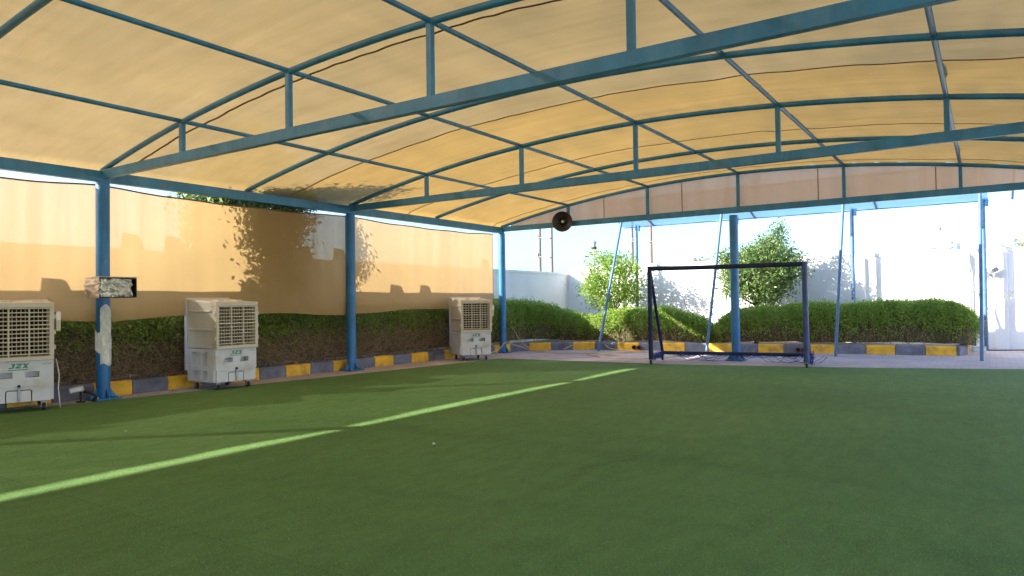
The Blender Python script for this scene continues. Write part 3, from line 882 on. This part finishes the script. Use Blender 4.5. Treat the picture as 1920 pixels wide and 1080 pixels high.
gb = thing('ground_lamp', 'small grey lamp head on a black bracket lying by the first column foot', 'lamp', (0.13, -9.72, -0.004), math.radians(-30))
MB().box(-0.06, 0.05, -0.09, 0.07, 0.15, 0.225, Matrix.Rotation(0.2, 4, 'X')).build('lamp_head', M['galv'], gb, bevel=0.01)
MB().box(0.0505, 0.054, -0.075, 0.055, 0.165, 0.21, Matrix.Rotation(0.2, 4, 'X')).build('lamp_glass', M['white'], gb)
MB().box(-0.03, 0.02, -0.05, 0.05, 0.01, 0.03).box(-0.02, 0.01, -0.012, 0.012, 0.03, 0.16).build('bracket', M['rubber'], gb)
MB().tube([(0.0, 0.03, 0.15), (0.02, 0.12, 0.13), (0.0, 0.17, 0.08), (0.0, 0.14, 0.02)], 0.022, 8).build('cable_tail', M['rubber'], gb, smooth=True)

# ------------------------------------------------------------------ hose, drain pipes
def smooth_path(pts, n=8):
    P = [Vector(p) for p in pts]; out = []
    for i in range(len(P) - 1):
        p0, p1, p2, p3 = P[max(i - 1, 0)], P[i], P[i + 1], P[min(i + 2, len(P) - 1)]
        for k in range(n):
            t = k / n
            out.append(0.5 * ((2 * p1) + (-p0 + p2) * t + (2 * p0 - 5 * p1 + 4 * p2 - p3) * t * t + (-p0 + 3 * p1 - 3 * p2 + p3) * t ** 3))
    out.append(P[-1])
    return out
hz = 0.011
tag(MB().tube(smooth_path([(0.62, -1.75, 0.16), (0.60, -1.35, 0.10), (0.35, -0.6, 0.16), (0.13, -0.08, 0.24), (0.30, 0.35, 0.12), (0.7, 0.42, hz), (1.6, 0.38, hz), (2.6, 0.9, hz), (3.4, 1.35, hz), (4.2, 0.7, hz), (3.9, -0.4, hz), (2.8, -0.35, hz), (2.1, 0.35, hz), (2.3, 0.9, hz), (3.0, 1.5, hz), (2.5, 1.72, hz), (2.0, 1.75, 0.05), (1.7, 1.85, 0.20), (1.3, 1.62, 0.2), (1.0, 1.2, 0.03)]), 0.0105, 7).build('garden_hose', M['hose'], None, smooth=True),
    'yellow garden hose looping over the paving from the far cooler', 'hose')
tag(MB().tube(smooth_path([(-0.25, 0.5, 0.75), (0.05, 0.45, 0.5), (0.15, 0.5, 0.28), (0.33, 0.72, 0.06), (0.5, 0.9, hz), (0.65, 0.75, hz), (0.9, 0.5, hz)]), 0.010, 7).build('garden_hose', M['hose'], None, smooth=True),
    'short yellow hose hanging out of the hedge behind the corner column', 'hose')
for cx, cy, lab in ((2.62, 1.985, 'pair nearer the left goal post'), (6.32, 2.51, 'pair beside the right goal post')):
    t = thing('drain_pipes', 'two round rust red pipe ends in the kerb, ' + lab, 'pipe', (cx, cy, 0.07), math.radians(8))
    for dx in (-0.062, 0.062):
        MB().lathe([(0.0, 0.038), (-0.06, 0.038), (-0.06, 0.054), (0.05, 0.054)], (dx, 0, 0), (0, 1, 0), 18).build('pipe_end', M['pipe'], t, smooth='auto')
        MB().lathe([(-0.015, 0.0), (-0.015, 0.0385)], (dx, 0, 0), (0, 1, 0), 18).build('bore_shade_disc', M['dark'], t)  # dark disc painted as the shade down the pipe

# ------------------------------------------------------------------ blue net canopy outside, its posts and props
bc = thing('blue_canopy', 'pale blue net canopy on thin blue posts beyond the end of the shelter', 'canopy', (0, 4, 0))
MB().grid(lambda u, v: (0.95 + 8.9 * u, -1.0 + 1.9 * v, 3.93 - 0.56 * v - 0.03 * math.sin(u * 3 * math.pi) ** 2 + 0.01 * noise.noise(Vector((u * 20, v * 4, 1)))), 60, 10).build('canopy_net', M['blue_net'], bc, smooth=True, fix=False)
for x in (1.37, 4.2, 7.07, 9.75):
    MB().tube([(x, 0.9, -0.004), (x, 0.9, 3.42)], 0.045, 12).build('canopy_post', M['thin_blue'], bc, smooth='auto')
    MB().box(x + 0.047, x + 0.11, 0.85, 0.93, 3.22, 3.40).build('post_bracket', M['steel'], bc)
    MB().tube([(x + 0.55, -1.0, 3.91), (x + 0.55, 0.9, 3.345)], 0.025, 8).build('canopy_rafter', M['thin_blue'], bc)
MB().tube([(0.95, 0.9, 3.345), (9.87, 0.9, 3.345)], 0.014, 8).build('canopy_rail', M['thin_blue'], bc)
MB().tube([(0.95, -1.0, 3.91), (9.87, -1.0, 3.91)], 0.028, 8).build('canopy_rail', M['thin_blue'], bc)
for x, yb, xt in ((1.87, 1.38, 1.92), (4.39, 1.88, 4.53), (7.14, 1.83, 7.21), (9.68, 1.80, 9.72)):
    MB().tube([(x, yb - 4, -0.004), (xt, -1.0, 3.90)], 0.033, 10).build('leaning_prop', M['thin_blue'], bc, smooth='auto')

# ------------------------------------------------------------------ hedges
def hedge(name, label, path, n_leaf, leaf, size, bare=0.25, seed=1, n_twig=0, group='clipped hedges in the planting strip', rough=0.10, bare_h=0.45, clump=0.05):
    """path: list of (x, y, top, half_width)"""
    r = np.random.default_rng(seed)
    pts = np.array(path, float)
    seg = np.linalg.norm(np.diff(pts[:, :2], axis=0), axis=1)
    cum = np.concatenate([[0], np.cumsum(seg)]); L = cum[-1]
    t = thing(name, label, 'hedge', (float(pts[0, 0]), float(pts[0, 1]), 0.08), group=group)
    org = np.array([pts[0, 0], pts[0, 1], 0.08])
    def at(s):
        q = np.stack([np.interp(s, cum, pts[:, k]) for k in range(4)], 1)
        e = 0.05
        a = np.stack([np.interp(np.clip(s - e, 0, L), cum, pts[:, k]) for k in range(2)], 1)
        b = np.stack([np.interp(np.clip(s + e, 0, L), cum, pts[:, k]) for k in range(2)], 1)
        d = b - a; d /= np.linalg.norm(d, axis=1, keepdims=True) + 1e-9
        return q, d
    ph = r.uniform(0, 6.28, 8)
    def shape(s, th, depth):
        """th 0 = pitch side foot, pi/2 = top, pi = far side foot"""
        q, d = at(s)
        side = np.stack([d[:, 1], -d[:, 0]], 1)          # towards the pitch
        hw, top = q[:, 3], q[:, 2]
        lump = rough * (0.5 * np.sin(s * 2.3 + ph[0]) * np.sin(th * 2 + ph[1]) + 0.35 * np.sin(s * 5.1 + ph[2] + th * 3) + 0.3 * np.sin(s * 9.7 + ph[3]) * np.sin(th * 5 + ph[4]))
        endr = np.clip(np.minimum(s, L - s) / 0.45, 0.0, 1.0)
        er = np.sqrt(1 - (1 - endr) ** 2)
        ex = 0.45
        cx = np.sign(np.cos(th)) * np.abs(np.cos(th)) ** ex
        cz = np.abs(np.sin(th)) ** ex
        k = 1 + lump - depth
        base = 0.05
        low = 0.75 + 0.25 * np.clip(cz * 2.2, 0, 1)
        x = q[:, 0] + side[:, 0] * cx * hw * k * low * er
        y = q[:, 1] + side[:, 1] * cx * hw * k * low * er
        z = base + (top - base) * cz * (0.55 + 0.45 * er) * (1 + lump * 0.6 - depth * 0.6)
        nr = np.stack([side[:, 0] * np.cos(th), side[:, 1] * np.cos(th), np.sin(th)], 1)
        return np.stack([x, y, z], 1), nr, cz
    # leaves in clumps
    nc = n_leaf // 14
    s = r.uniform(0, L, nc); th = np.arccos(r.uniform(-1, 1, nc)); th = np.where(r.uniform(size=nc) < 0.25, np.pi / 2 + r.normal(0, 0.5, nc), th)
    th = np.clip(th, 0.02, np.pi - 0.02)
    P, nr, cz = shape(s, th, np.abs(r.normal(0, 0.10, nc)))
    hgt = (P[:, 2] - 0.12) / np.maximum(0.2, np.interp(s, cum, pts[:, 2]) - 0.12)
    keep = r.uniform(size=nc) < np.clip(bare + (1 - bare) * np.clip((hgt - bare_h + 0.15) / 0.3, 0, 1), 0, 1)
    P, nr = P[keep], nr[keep]
    P = np.repeat(P, 14, 0) + r.normal(0, clump, (len(P) * 14, 3)) * np.array([1, 1, 0.9])
    nr = np.repeat(nr, 14, 0)
    # loose shoots on the top
    nsht = int(L * 90)
    s2 = r.uniform(0.1, L - 0.1, nsht)
    T, tn, _ = shape(s2, np.pi / 2 + r.normal(0, 0.75, nsht), np.zeros(nsht))
    hh = r.uniform(0.03, 0.24, nsht) * r.uniform(0.3, 1, nsht)
    lean = r.normal(0, 0.35, (nsht, 3)) * np.array([1, 1, 0]) + np.array([0, 0, 1])
    S = []
    for k in range(7):
        S.append(T + lean * (hh * k / 6)[:, None] + r.normal(0, 0.014, (nsht, 3)))
    P = np.concatenate([P] + S); nr = np.concatenate([nr] + [tn] * 7)
    P[:, 2] = np.maximum(P[:, 2], 0.105)
    me = leaves_mesh('foliage', P - org, nr, size * 1.08, 0.40, 1.0)
    stuff(link_mesh('foliage', me, leaf, t))
    # dark inner mass of branches
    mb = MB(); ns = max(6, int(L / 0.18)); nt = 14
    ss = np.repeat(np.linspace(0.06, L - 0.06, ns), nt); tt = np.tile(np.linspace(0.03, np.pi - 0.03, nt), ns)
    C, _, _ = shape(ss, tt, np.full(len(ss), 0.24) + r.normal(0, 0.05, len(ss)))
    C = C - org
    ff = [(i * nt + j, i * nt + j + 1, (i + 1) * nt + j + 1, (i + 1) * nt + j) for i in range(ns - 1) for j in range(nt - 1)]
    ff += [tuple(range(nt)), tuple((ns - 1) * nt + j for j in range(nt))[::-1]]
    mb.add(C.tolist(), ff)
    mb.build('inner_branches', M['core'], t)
    # bare twigs on the pitch face
    if n_twig:
        mb = MB()
        s3 = r.uniform(0.1, L - 0.1, n_twig)
        for k in range(n_twig):
            th0 = r.uniform(0.02, 0.75)
            A, nn, _ = shape(np.array([s3[k]]), np.array([th0]), np.array([r.uniform(0.02, 0.2)]))
            a = Vector(A[0]) ; a.z = max(0.12, a.z * r.uniform(0.2, 1.0))
            dirv = Vector((nn[0][0] * r.uniform(-0.1, 0.6), nn[0][1] * 0.3 + r.normal(0, 0.8), abs(r.normal(0.35, 0.6)))).normalized()
            ln = r.uniform(0.10, 0.42)
            pts3 = []
            for q in range(5):
                pts3.append(a - Vector(org) + dirv * ln * q / 4 + Vector(r.normal(0, 0.014, 3)))
            mb.tube(pts3, r.uniform(0.0025, 0.006), 3, caps=False, taper=0.0015)
        stuff(mb.build('bare_twigs', M['twig'], t, fix=False))
    return t

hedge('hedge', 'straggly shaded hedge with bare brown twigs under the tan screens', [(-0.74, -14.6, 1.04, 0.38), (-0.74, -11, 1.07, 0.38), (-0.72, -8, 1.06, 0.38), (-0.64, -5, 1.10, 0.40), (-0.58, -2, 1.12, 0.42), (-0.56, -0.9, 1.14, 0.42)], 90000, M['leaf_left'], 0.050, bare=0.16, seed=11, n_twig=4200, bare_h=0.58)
hedge('hedge', 'dense green hedge beside the corner column, sloping down to the right', [(-0.52, -0.8, 1.12, 0.45), (-0.52, 0.6, 1.22, 0.46), (-0.45, 1.6, 1.20, 0.55), (0.1, 2.3, 1.02, 0.55), (0.75, 2.62, 0.82, 0.50), (1.35, 2.75, 0.72, 0.42)], 90000, M['leaf_hedge'], 0.046, bare=0.75, seed=12, n_twig=300, bare_h=0.25)
hedge('hedge', 'yellow green sunlit hedge with a hump, behind the left half of the goal', [(1.0, 2.62, 0.80, 0.42), (1.8, 2.68, 0.90, 0.46), (2.7, 2.78, 0.98, 0.48), (3.2, 2.86, 0.97, 0.48), (3.75, 2.95, 0.78, 0.44), (4.25, 3.0, 0.52, 0.36)], 76000, M['leaf_hedge'], 0.044, bare=0.7, seed=13, n_twig=350, bare_h=0.25)
hedge('hedge', 'long rounded green hedge from behind the middle column to the right', [(4.2, 3.0, 0.58, 0.36), (4.75, 3.06, 0.93, 0.46), (5.5, 3.14, 1.00, 0.50), (6.3, 3.24, 1.03, 0.52), (7.2, 3.36, 1.02, 0.52), (8.1, 3.48, 1.12, 0.54), (9.0, 3.62, 1.06, 0.52), (9.62, 3.70, 0.90, 0.46)], 130000, M['leaf_hedge'], 0.044, bare=0.7, seed=14, n_twig=500, bare_h=0.25)

# ------------------------------------------------------------------ trees
def tree(name, label, base, ctr, rad, n_clump, per, leaf, size, trunk_r, seed, spread=0.17, holes=0.0, n_limb=7, group='garden trees', xmax=None):
    r = np.random.default_rng(seed); rr_ = random.Random(seed)
    t = thing(name, label, 'tree', base, group=group)
    b = Vector(base); c = Vector(ctr) - b
    fork = Vector((c.x * 0.4, c.y * 0.4, max(0.35, c.z - rad[2] * 1.05)))
    MB().tube([(0, 0, -0.03), (0.02, 0.01, fork.z * 0.5), fork], trunk_r, 10, taper=trunk_r * 0.75).build('trunk', M['bark'], t, smooth=True)
    # clump centres, pushed towards the outside of the crown
    d = r.normal(size=(n_clump, 3)); d /= np.linalg.norm(d, axis=1, keepdims=True)
    rad_f = r.uniform(0.25, 1.0, n_clump) ** 0.45
    lump = 1 + 0.16 * np.sin(d[:, 0] * 5 + seed) * np.sin(d[:, 2] * 4 + 1) + 0.10 * np.sin(d[:, 1] * 9 + 2 * seed)
    C = np.array(c) + d * np.array(rad) * (rad_f * lump)[:, None]
    if holes:
        k = r.uniform(size=n_clump) > holes
        C, d = C[k], d[k]
    limbs = MB()
    for k in range(n_limb):
        i = rr_.randrange(len(C))
        e = Vector(C[i])
        mid = fork.lerp(e, 0.5) + Vector((rr_.uniform(-.06, .06), rr_.uniform(-.06, .06), 0.08))
        limbs.tube([fork, mid, e], trunk_r * 0.5, 6, taper=0.006)
    for i in range(0, len(C), 2):
        e = Vector(C[i]); a = fork.lerp(e, 0.55) + Vector((0, 0, 0.04))
        limbs.tube([a, e], 0.008, 4, taper=0.003, caps=False)
    limbs.build('limbs', M['bark'], t, smooth=True)
    P = np.repeat(C, per, 0) + r.normal(0, spread, (len(C) * per, 3)) * np.array([1, 1, 0.8])
    if xmax is not None:                    # pressed back by the screen
        over = P[:, 0] > xmax
        P[over, 0] = xmax - np.abs(r.normal(0, 0.12, over.sum()))
    nr = np.repeat(d, per, 0) * 0.6 + np.array([0, 0, 0.5])
    stuff(link_mesh('crown', leaves_mesh('crown', P, nr, size, 0.48, 0.8), leaf, t))
    return t
tree('tree', 'light green see-through young tree left of the goal, in full sun', (0.93, 4.2, 0.08), (0.93, 4.2, 1.80), (0.86, 0.75, 0.93), 120, 55, M['leaf_bright'], 0.085, 0.045, 21, 0.13, 0.05, 8)
t2 = tree('tree', 'round dense ficus tree behind the middle column', (4.90, 4.2, 0.08), (4.97, 4.2, 1.90), (1.0, 0.85, 0.82), 230, 75, M['leaf_dark'], 0.075, 0.06, 22, 0.13, 0.0, 9)
# tuft rising out of the round crown
q = np.random.default_rng(5)
Pt = np.concatenate([np.array([x, 0, z]) + q.normal(0, 0.11, (170, 3)) for x, z in ((0.58, 2.55), (0.62, 2.75), (0.60, 2.88), (0.40, 2.5), (0.25, 2.55))])
stuff(link_mesh('crown_tuft', leaves_mesh('crown_tuft', Pt, np.tile([0, 0, 0.6], (len(Pt), 1)), 0.07, 0.48), M['leaf_dark'], t2))
tree('tree', 'dark leafy tree outside the second tan screen, throwing its shadow on it', (-0.72, -6.2, 0.08), (-0.78, -6.50, 2.75), (0.58, 1.05, 1.45), 420, 75, M['leaf_dark'], 0.085, 0.05, 23, 0.13, 0.0, 10, xmax=0.50)
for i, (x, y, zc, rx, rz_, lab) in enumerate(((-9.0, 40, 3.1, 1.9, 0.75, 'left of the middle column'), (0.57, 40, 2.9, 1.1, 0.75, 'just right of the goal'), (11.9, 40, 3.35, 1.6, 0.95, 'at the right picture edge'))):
    tree('tree', 'haze-paled far tree top just showing over the white wall ' + lab, (x, y, -0.02), (x, y, zc), (rx, 1.5, rz_), 70, 30, M['leaf_far'], 0.30, 0.12, 30 + i, 0.35, 0.0, 6, 'far tree tops beyond the wall')

# ------------------------------------------------------------------ things beyond and on the back wall
def hpole(name, label, y, xs, h, bars, mats):
    t = thing(name, label, 'utility pole', (xs[0], y, -0.02), group='twin utility poles beyond the wall')
    for k, x in enumerate(xs):
        MB().tube([(x - xs[0], 0, 0), (x - xs[0], 0, h)], 0.10, 10, taper=0.085).build('pole', mats[k], t, smooth='auto')
    for z, e0, e1 in bars:
        MB().tube([(-e0, -0.12, z), (xs[1] - xs[0] + e1, -0.12, z - 0.09)], 0.035, 6).build('cross_arm', M['wood_pole'], t)
        MB().lathe([(0, 0.04), (0.06, 0.07), (0.12, 0.05), (0.2, 0.06), (0.26, 0.0)], (-e0 + 0.05, -0.12, z), (0, 0, 1), 10).build('insulator', M['galv'], t, smooth=True)
    return t
hpole('twin_utility_pole', 'grey twin utility pole with two cross arms beyond the wall, below the loudspeaker', 22, (-12.4, -11.58), 7.2, ((5.1, 0.2, 0.0), (3.95, 0.15, 0.0)), (M['wood_pole'], M['wood_pole']))
hpole('twin_utility_pole', 'reddish twin utility pole beyond the wall, above the left goal post', 22, (-6.43, -5.33), 7.2, ((4.5, 0.0, 0.25),), (M['wood_pole'], M['pole_red']))

lt = thing('garden_lantern', 'small lantern on a post showing above the light green tree', 'lantern', (-0.88, 6.6, -0.02))
MB().tube([(0, 0, 0), (0, 0, 2.92)], 0.03, 10).build('post', M['galv'], lt)
MB().lathe([(2.92, 0.03), (2.95, 0.09), (3.0, 0.1), (3.02, 0.07)], (0, 0, 0), (0, 0, 1), 8).build('lantern_base', M['rubber'], lt)
MB().lathe([(3.02, 0.07), (3.16, 0.10), (3.16, 0.0)], (0, 0, 0), (0, 0, 1), 6).build('lantern_glass', M['galv'], lt)
MB().lathe([(3.165, 0.12), (3.22, 0.06), (3.27, 0.015), (3.30, 0.0)], (0, 0, 0), (0, 0, 1), 6).build('lantern_cap', M['galv'], lt)

tw = thing('gate_turret', 'small white turret with two mouldings and a domed cap beyond the wall', 'turret', (8.72, 9.0, -0.02))
MB().box(-0.24, 0.24, -0.24, 0.24, 0, 2.58).build('shaft', M['white_wall'], tw, bevel=0.01)
MB().box(-0.31, 0.31, -0.31, 0.31, 2.5805, 2.65).build('moulding', M['white_wall'], tw, bevel=0.02)
MB().box(-0.26, 0.26, -0.26, 0.26, 2.6505, 2.72).build('neck', M['white_wall'], tw)
MB().box(-0.32, 0.32, -0.32, 0.32, 2.7205, 2.79).build('moulding', M['white_wall'], tw, bevel=0.02)
MB().lathe([(2.7905, 0.0), (2.7905, 0.27), (2.86, 0.26), (2.95, 0.21), (3.03, 0.13), (3.08, 0.06), (3.10, 0.0)], (0, 0, 0), (0, 0, 1), 24).build('dome', M['white_wall'], tw, smooth='auto')
MB().lathe([(3.095, 0.0), (3.10, 0.04), (3.14, 0.05), (3.17, 0.03), (3.22, 0.0)], (0, 0, 0), (0, 0, 1), 12).build('finial', M['wood_pole'], tw, smooth=True)

fp = thing('floodlight_pole', 'white pole with a tilted floodlight beyond the wall right of the turret', 'light pole', (9.16, 9.0, -0.02))
MB().tube([(0, 0, 0), (0, 0, 3.55)], 0.04, 10).build('pole', M['white'], fp, smooth='auto')
mt = Matrix.Translation((0.15, -0.03, 3.40)) @ Matrix.Rotation(0.75, 4, 'Y')
MB().box(-0.11, 0.11, -0.06, 0.06, -0.03, 0.04, mt).build('lamp_head', M['galv'], fp, bevel=0.008)
MB().tube([(0.03, 0, 3.46), (0.10, -0.02, 3.43)], 0.012, 6).build('arm', M['galv'], fp)

pf = thing('pipe_riser', 'thin metal pipe rising from the paving to a loop on the right of the wall', 'pipe', (9.52, 5.15, -0.004))
MB().tube(smooth_path([(0, 0, 0), (0, 0, 1.0), (0.0, 0, 1.80)], 4), 0.014, 8).build('riser', M['galv'], pf, smooth='auto')
MB().tube(smooth_path([(0.0, 0, 1.80), (-0.03, 0, 1.84), (-0.16, 0, 1.85), (-0.205, 0, 1.9), (-0.20, 0, 2.2), (-0.17, 0, 2.245), (-0.06, 0, 2.245), (-0.03, 0, 2.2), (-0.025, 0, 1.84)], 5), 0.012, 8).build('loop', M['galv'], pf, smooth='auto')
MB().box(-0.03, 0.03, 0.005, 0.15, 1.3, 1.33).build('wall_bracket', M['galv'], pf)

wl = thing('wall_floodlight', 'small grey floodlight on the white wall at the far right', 'floodlight', (9.90, 5.31, 1.74))
mt = Matrix.Translation((0.02, -0.15, 0.05)) @ Matrix.Rotation(-0.5, 4, 'Y') @ Matrix.Rotation(0.35, 4, 'X')
MB().box(-0.10, 0.10, -0.05, 0.05, -0.05, 0.05, mt).build('lamp_head', M['galv'], wl, bevel=0.01)
MB().box(-0.075, -0.055, -0.14, -0.003, -0.05, -0.02).box(-0.12, -0.01, -0.012, -0.002, -0.09, 0.03).build('bracket', M['metal'], wl)

jb = thing('junction_box', 'small pale box on the paving at the right end of the hedge', 'box', (9.62, 4.35, -0.004), 0.1)
MB().box(-0.12, 0.12, -0.09, 0.09, 0.0, 0.10).build('box_body', M['white'], jb, bevel=0.012)
MB().box(-0.125, 0.125, -0.095, 0.095, 0.1005, 0.118).build('lid', M['galv'], jb, bevel=0.006)
tag(MB().tube(smooth_path([(9.60, 4.45, 0.06), (9.8, 4.75, 0.012), (10.4, 5.0, 0.012), (11.2, 5.15, 0.012), (12.5, 5.2, 0.012)]), 0.012, 6).build('power_cable', M['rubber'], None, smooth=True), 'black cable along the foot of the white wall at the right', 'cable')

sp = thing('sapling', 'thin bare sapling branch poking out beside the right canopy post', 'plant', (9.75, 4.55, -0.004))
MB().tube(smooth_path([(-0.05, 0, 0), (0.0, 0, 0.5), (0.05, 0.02, 0.95), (0.25, 0.04, 1.17), (0.42, 0.05, 1.22), (0.5, 0.05, 1.28)]), 0.010, 6, taper=0.004).build('stem', M['twig'], sp, smooth=True)
MB().tube([(0.3, 0.045, 1.18), (0.40, 0.05, 1.14), (0.47, 0.05, 1.15)], 0.005, 5, taper=0.002).build('side_shoot', M['twig'], sp)
Ps = np.array([(0.5, 0.05, 1.28), (0.47, 0.05, 1.15), (0.42, 0.06, 1.24), (0.3, 0.03, 1.2), (0.1, 0.03, 1.05), (0.02, 0.02, 0.8), (-0.02, 0.0, 0.6), (0.38, 0.06, 1.15)])
Ps = np.repeat(Ps, 3, 0) + np.random.default_rng(2).normal(0, 0.025, (24, 3))
stuff(link_mesh('leaves', leaves_mesh('leaves', Ps, np.tile([0, 0, 0.6], (24, 1)), 0.06, 0.4), M['leaf_far'], sp))

# ------------------------------------------------------------------ fallen leaves along the kerbs
r_l = np.random.default_rng(77)
k = 130
yl = r_l.uniform(-10.5, -0.4, k)
left = np.stack([np.interp(yl, [-10.5, -5, 0], [-0.22, -0.08, 0.06]) + np.abs(r_l.normal(0, 0.16, k)), yl, np.full(k, 0.012)], 1)
xl = r_l.uniform(1.6, 9.2, k)
farl = np.stack([xl, np.interp(xl, [1.6, 3.2, 9.27], [1.68, 2.02, 2.88]) - np.abs(r_l.normal(0, 0.28, k)), np.full(k, 0.012)], 1)
Pl = np.concatenate([left, farl])
M['litter'] = leaf_mat('dry_fallen_leaf', [(0.20, 0.11, 0.04), (0.30, 0.19, 0.07), (0.16, 0.15, 0.05)], 0.1, 0.8)
ll = stuff(link_mesh('leaf_litter', leaves_mesh('leaf_litter', Pl, np.tile([0, 0, 1.0], (len(Pl), 1)), 0.045, 0.5, 0.18), M['litter']))
tag(ll, 'dry brown leaves blown along the foot of the kerbs', 'leaf litter')

# ------------------------------------------------------------------ litter on the turf
for i, (x, y, c, lab) in enumerate(((2.05, -6.9, 'card', 'dry curled leaf on the turf in front of the second column'), (5.9, -9.6, 'cable', 'scrap of white paper on the turf near the middle of the pitch'), (2.9, -10.6, 'cable', 'tiny pale scrap on the turf left of the sunlit line'))):
    a = i * 1.3
    s = 0.02
    tag(MB().add([(x - s * math.cos(a), y - s * math.sin(a), 0.028), (x + s * math.sin(a), y - s * math.cos(a), 0.036), (x + s * math.cos(a), y + s * math.sin(a), 0.028), (x - s * math.sin(a), y + s * math.cos(a), 0.045), (x, y, 0.025)], [(0, 1, 4), (1, 2, 4), (2, 3, 4), (3, 0, 4)]).build('dry_leaf' if i == 0 else 'paper_scrap', M[c]), lab, 'leaf' if i == 0 else 'paper')
